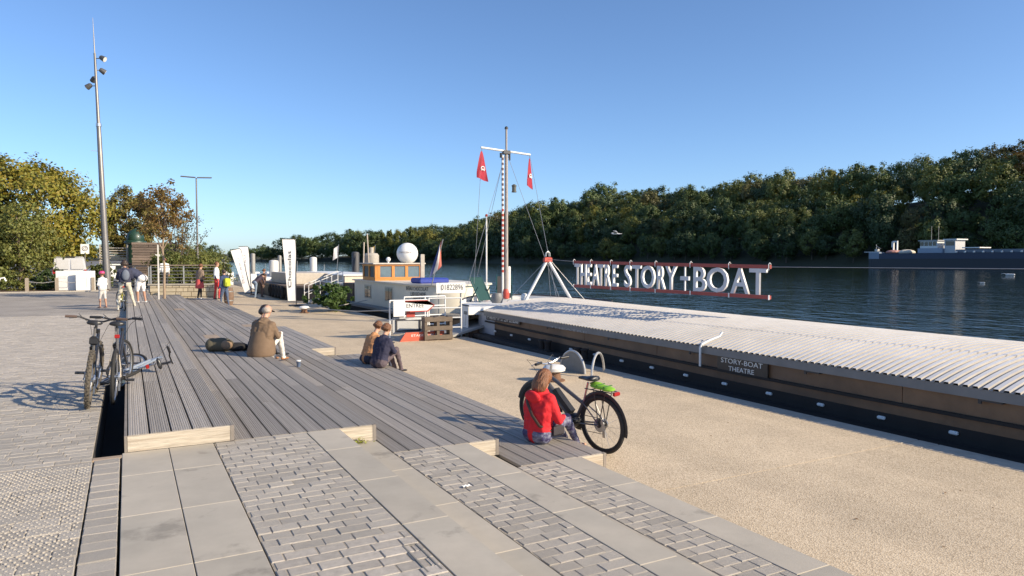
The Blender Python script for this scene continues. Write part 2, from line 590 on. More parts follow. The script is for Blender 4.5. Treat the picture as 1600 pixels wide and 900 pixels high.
for a, c in zip(ys, ys[1:]):
    y = a
    while y < c - .1 and y < 62:
        b.bx(QE - 0.345, QE, y + .004, min(y + 1.5, c) - .004, Q - 0.3, Q + 0.002, .01); y += 1.5
b.build('coping', pm('coping_stone', (0.40, 0.35, 0.28), 0.85, var=.2, scale=3, bump=.3), quay)
b = MB(); b.bx(QE - 0.5, QE - 0.03, -14, 220, -4, Q - 0.3); b.build('quay_wall', pm('quay_wall', (0.17, 0.15, 0.13), 0.9, var=.3, scale=1.5, bump=.4, bscale=12), quay)

# ---- water
def water_mat():
    m = bpy.data.materials.new('river_water'); m.use_nodes = True
    N, L = m.node_tree.nodes, m.node_tree.links
    b = N['Principled BSDF']
    b.inputs['Base Color'].default_value = (0.009, 0.016, 0.009, 1)
    b.inputs['Roughness'].default_value = 0.04
    b.inputs['IOR'].default_value = 1.33
    tc = N.new('ShaderNodeTexCoord')
    prev = None
    for sc, st, dist in (((0.30, 0.16, 1), 0.6, 0.16), ((1.3, 0.75, 1), 0.55, 0.082), ((4.2, 2.6, 1), 0.5, 0.034)):
        mp = N.new('ShaderNodeMapping'); mp.inputs['Scale'].default_value = sc; mp.inputs['Rotation'].default_value = (0, 0, 0.5)
        L.new(tc.outputs['Object'], mp.inputs[0])
        n = N.new('ShaderNodeTexNoise'); n.inputs['Scale'].default_value = 1.0; n.inputs['Detail'].default_value = 3
        n.inputs['Distortion'].default_value = 0.6
        L.new(mp.outputs[0], n.inputs['Vector'])
        bp = N.new('ShaderNodeBump'); bp.inputs['Strength'].default_value = st; bp.inputs['Distance'].default_value = dist
        L.new(n.outputs['Fac'], bp.inputs['Height'])
        if prev:
            L.new(prev, bp.inputs['Normal'])
        prev = bp.outputs[0]
    L.new(prev, b.inputs['Normal'])
    return m
lt = MB(); rl_ = random.Random(3)
for _ in range(45):
    x, y = rl_.uniform(4.3, 8.3), rl_.uniform(2.5, 24)
    a = rl_.uniform(0, 6.28); s_ = rl_.uniform(.01, .022)
    u, v_ = Vector((math.cos(a), math.sin(a), 0)) * s_, Vector((-math.sin(a), math.cos(a), .3)) * s_ * .5
    c = Vector((x, y, Q + .008)); lt.add([c - u, c + v_, c + u, c - v_ * .5], [(0, 1, 2, 3)])
lt.build('leaf_litter', pm('dry_leaf', (.16, .08, .03), .8, var=.3), None, kind='stuff')
w = MB()
w.add([(QE - .2, -400, W), (900, -400, W), (900, 1500, W), (QE - .2, 1500, W)], [(0, 1, 2, 3)])
w.build('water', water_mat(), kind='structure')
# ------------------------------------------------------------------ terraced timber deck
WOOD = pm('weathered_decking', (0.42, 0.38, 0.33), 0.7, var=0.22, scale=3.0, bump=0.35, bscale=30, rand=0.17, stretch=(14, 0.8, 14), col2=(0.305, 0.27, 0.23))
PALEWOOD = pm('pale_fascia_wood', (0.50, 0.44, 0.35), 0.8, var=0.28, scale=4, bump=0.5, bscale=9, stretch=(1.2, 6, 22), col2=(0.36, 0.30, 0.23))
EDGEWOOD = pm('grey_edge_wood', (0.22, 0.19, 0.16), 0.75, var=0.2, scale=5, bump=0.3)
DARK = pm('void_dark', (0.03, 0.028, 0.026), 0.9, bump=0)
deck = thing('terraced_deck', 'weathered grey grooved timber deck in low terraces along the plaza', 'deck')
def board_mesh():
    b = MB()
    n = 8
    prof = [(-.5, -.03), (-.5, -.003), (-.485, 0)]
    for i in range(n):
        c = -.5 + (i + .5) / n * 0.97 + .015
        prof += [(c - .022, 0), (c, -.0045), (c + .022, 0)]
    prof += [(.485, 0), (.5, -.003), (.5, -.03)]
    m = len(prof)
    vs = [(x, -.5, z) for x, z in prof] + [(x, .5, z) for x, z in prof]
    fs = [(i, i + 1, m + i + 1, m + i) for i in range(m - 1)] + [tuple(range(m - 1, -1, -1)), tuple(range(m, 2 * m))]
    b.add(vs, fs)
    return b.mesh('board', WOOD)
BOARD = board_mesh()
def boards(x0, x1, y0, y1, z, pitch=0.163, seg=4.2):
    n = max(1, round((x1 - x0) / pitch)); w = (x1 - x0) / n
    for i in range(n):
        y = y0
        first = seg * RND.uniform(.35, 1.0)
        L_ = first
        while y < y1 - .01:
            e = min(y + L_, y1)
            if y1 - e < 0.8:
                e = y1
            link('board', BOARD, deck, (x0 + (i + .5) * w, (y + e) / 2, z + RND.uniform(-.0015, .0015)), (0, RND.uniform(-.003, .003), 0), scale=(w - .016, e - y - .004, 1))
            y = e
            L_ = seg if y < 22 else seg * 2
TIERS = [(0.15, -0.03, 0.86, 7.18, 42.0), (0.0, 0.865, 2.25, 7.18, 38.9), (-0.165, 2.255, 3.4, 6.61, 38.5), (-0.33, 3.405, 4.43, 6.12, 15.2),
         (-0.165, 3.405, 3.92, 15.25, 20.8), (-0.165, 3.405, 3.72, 20.85, 38.0)]
for z, x0, x1, y0, y1 in TIERS:
    boards(x0, x1, y0, y1, z)
    b = MB(); b.bx(x0 + .02, x1 - .025, y0 + .03, y1 - .01, z - .16, z - .034); b.build('substructure', DARK, deck)
def fascia(x0, x1, y, z, h=0.165):
    b = MB(); b.bx(x0, x1 - .03, y - .022, y, z - h, z - .004); b.build('front_fascia', PALEWOOD, deck)
    b = MB(); b.bx(x1 - .03, x1 + .004, y - .026, y + .02, z - h, z + .001); b.build('corner_post', EDGEWOOD, deck)
fascia(-0.03, 0.86, 7.178, 0.15, 0.148)
fascia(0.865, 2.25, 7.178, 0.0)
fascia(2.255, 3.4, 6.608, -0.165)
fascia(3.405, 4.43, 6.118, -0.33, 0.168)
fascia(3.405, 3.92, 15.248, -0.165)
# long side boards: the landward edge of the top terrace and the risers towards the river
b = MB(); b.bx(-0.055, -0.032, 7.16, 42, -0.25, 0.148); b.build('side_fascia', EDGEWOOD, deck)
for x, y0, y1, z, h in ((0.86, 7.2, 42, .15, .148), (2.25, 7.2, 42, 0, .163), (3.4, 6.63, 15.2, -.165, .163), (4.43, 6.14, 15.2, -.33, .168), (3.92, 15.27, 20.8, -.165, .33), (3.72, 20.86, 38, -.165, .33)):
    b = MB(); b.bx(x - .022, x - .001, y0, y1, z - h, z - .034); b.build('riser', EDGEWOOD, deck)
# sunk gutter between plaza and deck
gut = link('gutter', None); gut['kind'] = 'structure'
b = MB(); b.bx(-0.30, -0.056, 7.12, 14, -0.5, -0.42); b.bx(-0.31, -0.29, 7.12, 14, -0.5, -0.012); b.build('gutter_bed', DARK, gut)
b = MB(); b.bx(-0.30, -0.056, 14, 42, -0.3, -0.001); b.build('edge_strip', CONC, gut)
b = MB(); b.bx(-0.30, -0.03, 7.02, 7.11, -0.3, -0.003, .004); b.build('gutter_end', pm('rusty_wood_end', (0.33, 0.25, 0.18), .8, var=.2, scale=12, bump=.4), gut)
# lighter repair pieces let into the boards
for i, (x, y, z, ww, ll) in enumerate(((1.62, 17.2, 0.0, .30, .75), (1.55, 27.2, 0.0, .32, .8), (3.0, 21.5, -.165, .28, .7), (0.72, 31.0, .15, .14, .7))):
    b = MB(); b.bx(x - ww / 2, x + ww / 2, y - ll / 2, y + ll / 2, z + .002, z + .005); b.build('repair_patch', pm('patch_wood', (0.34, 0.26, 0.185), .75, var=.2, scale=5, bump=.3), deck)
# ------------------------------------------------------------------ theatre barge moored at the quay
BROWN = pm('barge_brown_paint', (0.20, 0.115, 0.062), 0.5, var=0.3, scale=1.6, bump=0.15, bscale=9, col2=(0.13, 0.08, 0.05), spots=.4, sscale=.9)
BLACKP = pm('barge_black', (0.024, 0.019, 0.016), 0.8, var=0.3, scale=2, bump=0.2, bscale=14)
GREYP = pm('barge_grey_steel', (0.20, 0.195, 0.19), 0.55, var=0.15, scale=3, bump=0.1)
WHITEP = pm('white_paint', (0.74, 0.73, 0.70), 0.45, var=0.06, scale=2.5, bump=0.05, bscale=20)
ROOFW = pm('roof_white_sheet', (0.78, 0.765, 0.74), 0.5, var=0.08, scale=1.5, bump=0.05, col2=(0.71, 0.68, 0.635), spots=.15, sscale=1.1)
BLUEG = pm('blue_grey_paint', (0.22, 0.30, 0.37), 0.5, var=0.1, scale=3, bump=0.05)
RUSTD = pm('rust_pink_deck', (0.36, 0.21, 0.16), 0.75, var=0.25, scale=3, bump=0.3)
REDP = pm('red_paint', (0.42, 0.06, 0.04), 0.45, var=0.12, scale=5, bump=0.05)
METAL = pm('galvanised', (0.36, 0.36, 0.35), 0.45, 0.7)
DGREY = pm('dark_grey_metal', (0.05, 0.05, 0.055), 0.45, 0.3, bump=0.05)
ROPE = pm('mooring_rope', (0.42, 0.40, 0.36), 0.85, var=.2, scale=40, bump=.4, bscale=90)
CABLE = pm('steel_cable', (0.33, 0.33, 0.34), 0.45, 0.5, bump=0)
WHITET = pm('white_lettering', (0.78, 0.77, 0.73), 0.5, var=.04, bump=0)
LAMPW = pm('lamp_glass_white', (0.80, 0.80, 0.78), 0.3, var=.03, bump=0)

HX, WX, RX = 8.78, 9.2, 13.55            # hull side, cabin wall, far cabin wall
YS, YE = -17.0, 18.6                     # cabin from stern to fore end
def sheer(y):
    return 0.17 * max(0.0, (y - 6) / 12.5) ** 1.6
barge = thing('theatre_barge', 'long dark brown barge with white corrugated roof moored at the quay', 'barge')
ny = 36
yy = [YS + (YE - YS) * i / ny for i in range(ny + 1)]
# hull with side deck
b = MB()
prof = lambda s_: [(HX + .05, -1.6), (HX, -0.9), (HX - .03, -0.66 + s_), (HX, -0.60 + s_), (HX + .04, -0.59 + s_), (WX + .02, -0.60 + s_)]
pts = [prof(sheer(y)) for y in yy]
for i in range(ny):
    for k in range(5):
        a, c = pts[i], pts[i + 1]
        b.add([(a[k][0], yy[i], a[k][1]), (a[k + 1][0], yy[i], a[k + 1][1]), (c[k + 1][0], yy[i + 1], c[k + 1][1]), (c[k][0], yy[i + 1], c[k][1])], [(0, 1, 2, 3)])
b.bx(WX + .05, 14.0, YS, YE, -1.6, -0.62)
b.build('hull', BLACKP, barge)
# cabin wall in plates with a rubbing ledge half way up
def wall_strip(name, z0, z1, mat, x, th, y0=YS, y1=YE, lift=1.0):
    b = MB()
    n = 26
    for i in range(n):
        ya, yb = y0 + (y1 - y0) * i / n, y0 + (y1 - y0) * (i + 1) / n
        sa, sb = sheer(ya) * lift, sheer(yb) * lift
        b.add([(x, ya, z0 + sa), (x + th, ya, z0 + sa), (x + th, yb, z0 + sb), (x, yb, z0 + sb), (x, ya, z1 + sa), (x + th, ya, z1 + sa), (x + th, yb, z1 + sb), (x, yb, z1 + sb)],
              [(0, 3, 2, 1), (4, 5, 6, 7), (0, 4, 7, 3), (1, 2, 6, 5)] + ([(0, 1, 5, 4)] if i == 0 else []) + ([(3, 7, 6, 2)] if i == n - 1 else []))
    return b.build(name, mat, barge)
wall_strip('lower_wall', -0.68, -0.40, BLACKP, WX, .05)  # near-black band along the foot of the wall
wall_strip('middle_wall', -0.40, -0.245, BROWN, WX + .004, .05)
wall_strip('ledge', -0.262, -0.222, BLACKP, WX - .05, .1)
for i in range(14):
    y0 = YE - (i + 1) * 2.54 + .004
    b = MB(); sa, sb = sheer(y0) * .7, sheer(y0 + 2.53) * .7
    y1 = y0 + 2.53
    b.add([(WX + .012, y0, -0.222 + sa), (WX + .012, y1, -0.222 + sb), (WX + .012, y1, 0.06 + sb), (WX + .012, y0, 0.06 + sa), (WX + .05, y0, -0.222 + sa), (WX + .05, y1, -0.222 + sb), (WX + .05, y1, 0.06 + sb), (WX + .05, y0, 0.06 + sa)],
          [(0, 1, 2, 3), (7, 6, 5, 4), (0, 3, 7, 4), (1, 5, 6, 2)])
    b.build('wall_plate', BROWN, barge)
wall_strip('eave_beam', 0.02, 0.145, GREYP, WX - .075, .14, lift=.45)
b = MB()
for i in range(14):
    y = YE - 1.1 - i * 2.55
    s_ = sheer(y) * .45
    b.bx(WX - .06, WX + .01, y - .14, y + .14, -0.005 + s_, 0.018 + s_); b.bx(WX - .06, WX - .04, y + .1, y + .14, -0.04 + s_, -.006 + s_)
    b.build('eave_bracket', DGREY, barge); b = MB()
# small white lamps along the foot of the wall
for i in range(24):
    y = 18.0 - i * 0.985
    if y < -6:
        break
    s_ = sheer(y)
    b = MB(); b.box((WX - .012, y, -0.475 + s_), (.035, .11, .05), None, .012)
    b.build('wall_lamp', LAMPW, barge)
# corrugated arched roof, broad ribs across the barge
CR, EV = 0.465, 0.145
def roof_z(x):
    t = (x - (WX + RX) / 2) / ((RX - WX) / 2 + .08)
    return EV + (CR - EV) * (1 - t * t)
b = MB()
rib = 0.118
y = YS
cols = []
while y < YE - .02:
    for dy, dz in ((0, 0), (.040, 0), (.050, .030), (.108, .030)):
        cols.append((y + dy, dz))
    y += rib
cols.append((YE, 0))
nx = 20
xs = [WX - .09 + (RX - WX + .18) * i / nx for i in range(nx + 1)]
vs, fs = [], []
for yc, dz in cols:
    for x in xs:
        vs.append((x, yc, roof_z(x) + dz + sheer(yc) * .45))
for i in range(len(cols) - 1):
    for k in range(nx):
        a = i * (nx + 1) + k
        fs.append((a, a + 1, a + nx + 2, a + nx + 1))
b.add(vs, fs)
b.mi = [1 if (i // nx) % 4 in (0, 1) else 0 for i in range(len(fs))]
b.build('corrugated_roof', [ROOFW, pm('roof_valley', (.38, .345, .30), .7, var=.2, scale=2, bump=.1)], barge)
b = MB(); b.bx(WX, RX, YS, YS + .05, -.6, .15); b.bx(RX - .05, RX, YS, YE, -.6, .14); b.build('far_wall', BROWN, barge)
# fore end of the cabin: blue grey sloping hatch and end panel
s_ = sheer(YE)
b = MB()
b.add([(WX - .08, YE + .01, .155 + s_ * .45), (RX, YE + .01, .155 + s_ * .45), (RX, YE + .55, .10 + s_ * .5), (WX - .08, YE + .55, .10 + s_ * .5), (11.4, YE + .01, CR + .02 + s_ * .45), (11.4, YE + .5, .34 + s_ * .5)],
      [(0, 1, 4), (3, 5, 2), (0, 4, 5, 3), (4, 1, 2, 5), (0, 3, 2, 1)])
b.build('end_hatch', BLUEG, barge)
b = MB(); b.bx(WX - .005, WX + .3, YE - .55, YE + .5, -0.62 + s_, 0.09 + s_ * .45); b.build('end_panel', pm('light_grey_paint', (0.42, 0.43, 0.46), .5, var=.06), barge)
b = MB(); b.bx(WX + .3, RX, YE + .3, YE + .45, -0.6, 0.09 + s_ * .45); b.build('end_wall', BLUEG, barge)
# name boards
b = MB(); b.box((WX - .03, 17.5, -0.02 + sheer(17.5) * .7), (.02, 2.0, .2), None); brd = b.build('registration_board', DGREY, barge)
text_on('registration_letters', 'P14876 F 7M07 L39*32 B506', brd, WHITET, (WX - .043, 18.42, -0.09 + sheer(17.5) * .7), (0, -1, 0), (0, 0, 1), 1.84, 0.135)
b = MB(); b.box((WX - .03, 8.72, -0.105), (.03, 1.12, .30), None, .004); brd = b.build('name_board', pm('name_board_brown', (0.05, 0.04, 0.032), .45, var=.1), barge)
text_on('name_letters', 'STORY-BOAT', brd, WHITET, (WX - .047, 9.19, -0.075), (0, -1, 0), (0, 0, 1), .93, 0.085)
text_on('name_letters', 'THEATRE', brd, WHITET, (WX - .047, 9.01, -0.20), (0, -1, 0), (0, 0, 1), .57, 0.08)
text_on('eave_letters', 'THEATRE', barge, pm('faded_lettering', (.36, .35, .33), .6, bump=0), (WX - .078, 14.9, 0.055), (0, -1, 0), (0, 0, 1), 1.6, 0.045)
# vent pipe over the eave, its twin on the far side
for (x0, sx, y) in ((WX - .13, 1, 9.62), (RX + .1, -1, 6.2)):
    b = MB(); b.tube([(x0, y, -.2), (x0, y, .14), (x0 + .04 * sx, y, .2), (x0 + .2 * sx, y + .0, .25), (x0 + .42 * sx, y - .05, .33), (x0 + .48 * sx, y - .05, .40)], .022, 8)
    b.build('vent_pipe', WHITEP, barge, smooth=True)
# bollards on the side deck
for y in (14.9, 13.3, 2.2):
    s_ = sheer(y); b = MB()
    for d in (-.13, .13):
        b.lathe([(.075, 0), (.075, .2), (.095, .21), (.095, .25), (.05, .26)], (HX + .2, y + d, -.6 + s_), 12)
    b.bx(HX + .08, HX + .32, y - .3, y + .3, -.60 + s_, -.575 + s_)
    b.build('deck_bollard', BLACKP, barge, smooth=True)
# raised fore deck: white rounded bow with rim
BX, BR = 11.4, 2.6
def bow_pt(t):
    """outline of the bow from the near side round to the far side, t 0..1"""
    a = PI * t
    return BX - BR * math.cos(a) * (1.0), 19.35 + 2.9 * (max(0.0, math.sin(a)) ** 1.6)
n = 30
b = MB()
out = [(HX + .02, YE + .35)] + [bow_pt(i / n) for i in range(n + 1)] + [(14.0, YE + .35)]
top = lambda x, y: 0.30 + 0.10 * max(0, (y - 19.3) / 3.1) + 0.22 * (1 - ((x - BX) / BR) ** 2)
vs = [(BX + (x - BX) * 1.004, 18.9 + (y - 18.9) * 1.004, -1.6) for x, y in out] + [(BX + (x - BX) * 1.004, 18.9 + (y - 18.9) * 1.004, 0.36 + 0.14 * max(0, (y - 19.3) / 3.1)) for x, y in out]
m = len(out)
b.add(vs, [(i, i + 1, m + i + 1, m + i) for i in range(m - 1)])
b.build('bow_plating', WHITEP, barge, smooth=True)
b = MB(); b.prism(out, 0.10, 0.325)
b.build('fore_deck', WHITEP, barge)
b = MB(); b.tube([(x, y, 0.37 + 0.14 * max(0, (y - 19.3) / 3.1)) for x, y in out], .025, 8)
b.build('rim', DGREY, barge, smooth=True)
b = MB(); b.bx(HX - .02, WX + .3, YE + .55, 19.9, -.62, -.36); b.build('side_step', RUSTD, barge)
b = MB(); b.bx(HX + .005, HX + .02, 19.02, 19.26, .1, .2, .004); b.bx(HX, HX + .015, 19.1, 19.18, .12, .17); b.cyl((HX + .012, 19.13, .1), (HX + .012, 19.13, -.22), .008, 6)
b.build('hull_vent', GREYP, barge)
b = MB(); b.lathe([(.16, 0), (.2, .16), (.14, .3)], (9.95, 19.35, .40), 14); b.build('vent_cowl', GREYP, barge, smooth=True)
# A-frame
APX = (11.15, 18.35, 1.74)
b = MB()
for fx, fy in ((10.42, 18.5), (11.95, 18.2)):
    b.tube([(fx, fy, .42), APX], .045, 10)
b.build('frame_leg', WHITEP, barge, smooth=True)
b = MB(); b.box((APX[0], APX[1], APX[2] - .02), (.26, .12, .16), None, .03); b.build('frame_head', REDP, barge)
b = MB(); b.tube([(APX[0] - .07, APX[1], 1.82), (APX[0] - .06, APX[1], 1.92), (APX[0], APX[1], 1.97), (APX[0] + .06, APX[1], 1.92), (APX[0] + .07, APX[1], 1.82)], .03, 8); b.build('shackle', METAL, barge, smooth=True)
b = MB(); b.lathe([(.1, 0), (.12, .1), (.1, .22), (.03, .26)], (10.55, 18.7, .45), 12); b.build('deck_light', WHITEP, barge, smooth=True)
# mast with spar, lantern and stays
MXY = (11.2, 21.1)
mast = MB(); mast.tube([(MXY[0], MXY[1], .4), (MXY[0], MXY[1], 5.3)], [.065, .05], 12); mast.cyl((MXY[0], MXY[1], 5.3), (MXY[0], MXY[1], 6.1), .035, 10)
mo = mast.build('mast', pm('mast_grey_brown', (.33, .29, .26), .5, var=.15), barge, smooth=True)
b = MB(); b.lathe([(.06, 0), (.06, .05), (.02, .09)], (MXY[0], MXY[1], 6.08), 10); b.build('mast_cap', DGREY, mo)
b = MB(); b.cyl((MXY[0] - .13, MXY[1] + .02, .4), (MXY[0] - .13, MXY[1] + .02, 5.2), .035, 8); b.build('striped_pole', WHITEP, mo)
z = 1.3; i = 0
while z < 5.1:
    b = MB(); b.lathe([(.038, 0), (.038, .085)], (MXY[0] - .13, MXY[1] + .02, z), 10)
    b.build('pole_band', REDP if z < 3.4 else pm('dark_band', (.16, .10, .09), .5), mo)
    z += .17; i += 1
b = MB(); b.lathe([(.11, 0), (.12, .2), (.09, .32)], (MXY[0] - .02, MXY[1], .42), 12); b.build('mast_boot', REDP, mo)
b = MB(); b.bx(MXY[0] + .05, MXY[0] + .13, MXY[1] - .06, MXY[1] + .02, .6, 1.5, .01); b.build('cleat_board', WHITEP, mo)
b = MB(); b.tube([(10.26, 21.1, 5.40), (12.12, 21.1, 5.29)], .035, 10); sp = b.build('spar', WHITEP, mo, smooth=True)
b = MB(); b.box((MXY[0] + .0, MXY[1], 5.30), (.26, .14, .13), None, .02); b.cyl((MXY[0] - .2, MXY[1], 5.12), (MXY[0] - .2, MXY[1], 5.27), .045, 8); b.cyl((MXY[0] + .12, MXY[1], 5.05), (MXY[0] + .12, MXY[1], 5.27), .035, 8); b.build('spar_clamp', DGREY, mo)
b = MB(); b.lathe([(.085, 0), (.085, .03), (.07, .04), (.07, .19), (.085, .2), (.085, .23), (.03, .27)], (11.44, 21.0, 3.98), 12); b.build('lantern', pm('lantern_dark', (.10, .10, .08), .4), mo)
for a, c in (((10.3, 21.1, 5.38), (10.1, 21.4, .35)), ((12.1, 21.1, 5.27), (12.0, 19.2, .5)), ((11.15, 21.1, 5.2), (9.55, 21.0, .35)), ((11.12, 21.1, 5.2), (10.5, 22.3, .4)), ((11.25, 21.1, 5.2), (12.9, 20.4, .35)),
             ((APX[0], APX[1], 1.8), (11.6, 18.9, .5)), ((APX[0], APX[1], 1.8), (12.2, 17.9, .5)), ((APX[0], APX[1], 1.75), (10.1, 19.0, .45))):
    b = MB(); b.tube([a, c], .007, 5); b.build('stay', CABLE, mo)
# white pole with red foot beside the mast
b = MB(); b.tube([(10.85, 21.9, .62), (10.85, 21.9, 3.22)], .028, 8); wp = b.build('jack_staff', WHITEP, barge, smooth=True)
b = MB(); b.lathe([(.1, 0), (.05, .25), (.035, .36)], (10.85, 21.9, .36), 10); b.build('staff_foot', pm('faded_red', (.48, .17, .13), .6), wp)
b = MB(); b.ell((10.85, 21.9, 3.24), .05, 8, 6); b.build('staff_ball', REDP, wp)

# pennants hanging from the spar, each with a white emblem
def pennant(x, y, ztop, w, h, twist, label):
    r = random.Random(int(x * 10))
    b = MB()
    nu, nv = 8, 10
    def fn(u, v):
        ww = w * (0.12 + 0.88 * v ** .8) * (1 - .12 * max(0, v - .8) / .2 * (1 - u))
        xx = (u - .45) * ww
        fold = 0.06 * math.sin(u * 7 + v * 3) * v
        return (x + xx * math.cos(twist) + fold * math.sin(twist), y + xx * math.sin(twist) + fold * math.cos(twist), ztop - h * v * (1 + .12 * (u - .5)))
    b.grid(nu, nv, fn)
    g2 = [(p[0], p[1] + .006, p[2]) for p in b.v]
    b.add(g2, [tuple(reversed(f)) for f in b.f[:nu * nv]])
    o = b.build('pennant', pm('pennant_red_cloth', (.42, .03, .055), .7, var=.12, scale=6, bump=.1, trans=.25), None, smooth=True)
    tag(o, label, 'flag', 'red pennants on the barge mast')
    e = MB()
    cx, cz = x + .03 * math.cos(twist), ztop - h * .62
    for a0, rr in ((0, .075),):
        pts = []
        for k in range(15):
            a = -1.0 + 4.9 * k / 14
            pts.append((cx + rr * math.cos(a) * math.cos(twist), y - .035 + rr * math.cos(a) * math.sin(twist), cz + rr * math.sin(a)))
        e.tube(pts, .016, 5)
    e.ell((cx, y - .035, cz - .02), (.03, .012, .03), 8, 6)
    e.build('emblem', WHITET, o)
    q = MB(); q.tube([(x, y, ztop + .12), (x, y, ztop)], .006, 5); q.build('halyard', CABLE, o)
pennant(10.27, 21.08, 5.27, .52, .92, .25, 'left red pennant with white emblem on the mast spar')
pennant(12.08, 21.08, 5.16, .44, .98, .55, 'right narrow red pennant with white emblem on the mast spar')

# ------------------------------------------------------------------ hanging letter sign
sign = thing('letter_sign', 'white cut-out letters with shaded-grey faces THEATRE STORY-BOAT between two red rails above the barge', 'sign')
SA, SB = Vector((11.12, 16.85, 0)), Vector((11.62, 10.3, 0))     # far and near end
sd = (SB - SA).normalized(); SL = (SB - SA).length
LETSH = pm('letter_face_shaded', (0.58, 0.58, 0.59), 0.5, var=.05, scale=3, bump=.03)  # white letters; the shade on their faces is painted into this grey
LETW = pm('letter_edge_white', (0.78, 0.77, 0.74), 0.5, var=.04, bump=0)
RAILR = pm('sign_rail_red', (0.33, 0.055, 0.04), .5, var=.12, scale=4, bump=.05)
zt0, zt1, zb0, zb1 = 1.655, 1.575, 0.985, 0.945
rail = lambda t, top: SA + sd * SL * t + Vector((0, 0, (zt0 + (zt1 - zt0) * t) if top else (zb0 + (zb1 - zb0) * t)))
seg = [0, .118, .245, .36, .497, .67, .84, 1.0]
for top in (True, False):
    for a, c in zip(seg, seg[1:]):
        b = MB(); b.bar(rail(a, top) + sd * .008, rail(c, top) - sd * .008, .05, .075); b.build('rail', RAILR, sign)
for t in seg:
    b = MB()
    p_ = rail(min(max(t, .003), .997), True); q_ = rail(min(max(t, .003), .997), False)
    b.tube([p_ + Vector((-.045, 0, -.07)), p_ + Vector((-.05, 0, .05)), p_ + Vector((-.02, 0, .085)), p_ + Vector((.02, 0, .05))], .008, 6)
    b.bar(q_ + Vector((-.034, 0, -.05)), q_ + Vector((-.034, 0, .05)), .02)
    b.build('bracket', LETW, sign)
def put_letter(ch, t0, t1):
    me, w_, y0, y1 = glyph(ch, 1.0, 0.055, .010)
    nrm = sd.cross(Vector((0, 0, 1)))
    for v in me.vertices:
        t = t0 + (t1 - t0) * (v.co.x / w_)
        hb, ht = rail(t, False).z + .045, rail(t, True).z - .04
        zz = hb + (ht - hb) * (v.co.y - y0) / (y1 - y0)
        p_ = SA + sd * SL * t
        v.co = Vector((p_.x, p_.y, zz)) + nrm * v.co.z
    me.materials.clear(); me.materials.append(LETSH); me.materials.append(LETW)
    me.update()
    for pl in me.polygons:
        pl.material_index = 0 if abs(pl.normal.dot(nrm)) > .7 else 1
    link('letter', me, sign)
LP = [('T', .006, .040), ('H', .046, .082), ('E', .090, .116), ('A', .124, .165), ('T', .160, .196), ('R', .204, .238), ('E', .252, .282), ('S', .322, .360), ('T', .368, .415), ('O', .416, .490), ('R', .503, .543), ('Y', .546, .600),
      ('B', .682, .738), ('O', .742, .833), ('A', .845, .918), ('T', .920, .985)]
for ch, a, c in LP:
    put_letter(ch, a, c)
b = MB(); b.bar(rail(.640, False) + Vector((0, 0, .04)), rail(.640, True) - Vector((0, 0, .04)), .03, .035, up=(1, 0, 0)); b.bar(rail(.620, False) + Vector((0, 0, .33)), rail(.660, False) + Vector((0, 0, .33)), .05, .09)
b.build('hyphen', LETSH, sign)
b = MB(); b.tube([APX, rail(0, True) + Vector((0, 0, .02))], .006, 5); b.tube([rail(1, True), Vector((12.6, -9.0, 1.62))], .006, 5); b.build('cable', CABLE, sign)
b = MB(); b.tube([(12.6, -9.0, .5), (12.6, -9.0, 1.75)], .05, 10); b.build('end_post', WHITEP, sign)
# ------------------------------------------------------------------ bicycles
RUBBER = pm('tyre_rubber', (0.022, 0.021, 0.02), 0.8, var=.25, scale=20, bump=.4, bscale=70)
MUDTYRE = pm('muddy_tyre', (0.10, 0.085, 0.065), 0.9, var=.3, scale=25, bump=.8, bscale=55)
ALU = pm('aluminium', (0.55, 0.55, 0.55), 0.3, 0.9, var=.06, bump=0)
BLK = pm('black_plastic', (0.018, 0.018, 0.02), 0.45, var=.15, bump=.05)
SADDLE = pm('saddle_vinyl', (0.02, 0.02, 0.022), 0.38, var=.1, bump=.1)
REFL = pm('red_reflector', (0.33, 0.012, 0.01), 0.35, var=.05, bump=0)
ORANGE = pm('orange_reflector', (0.75, 0.25, 0.03), 0.3, var=.05, bump=0)
HIVIS = pm('hivis_green_cloth', (0.22, 0.46, 0.03), 0.7, var=.15, scale=15, bump=.2)

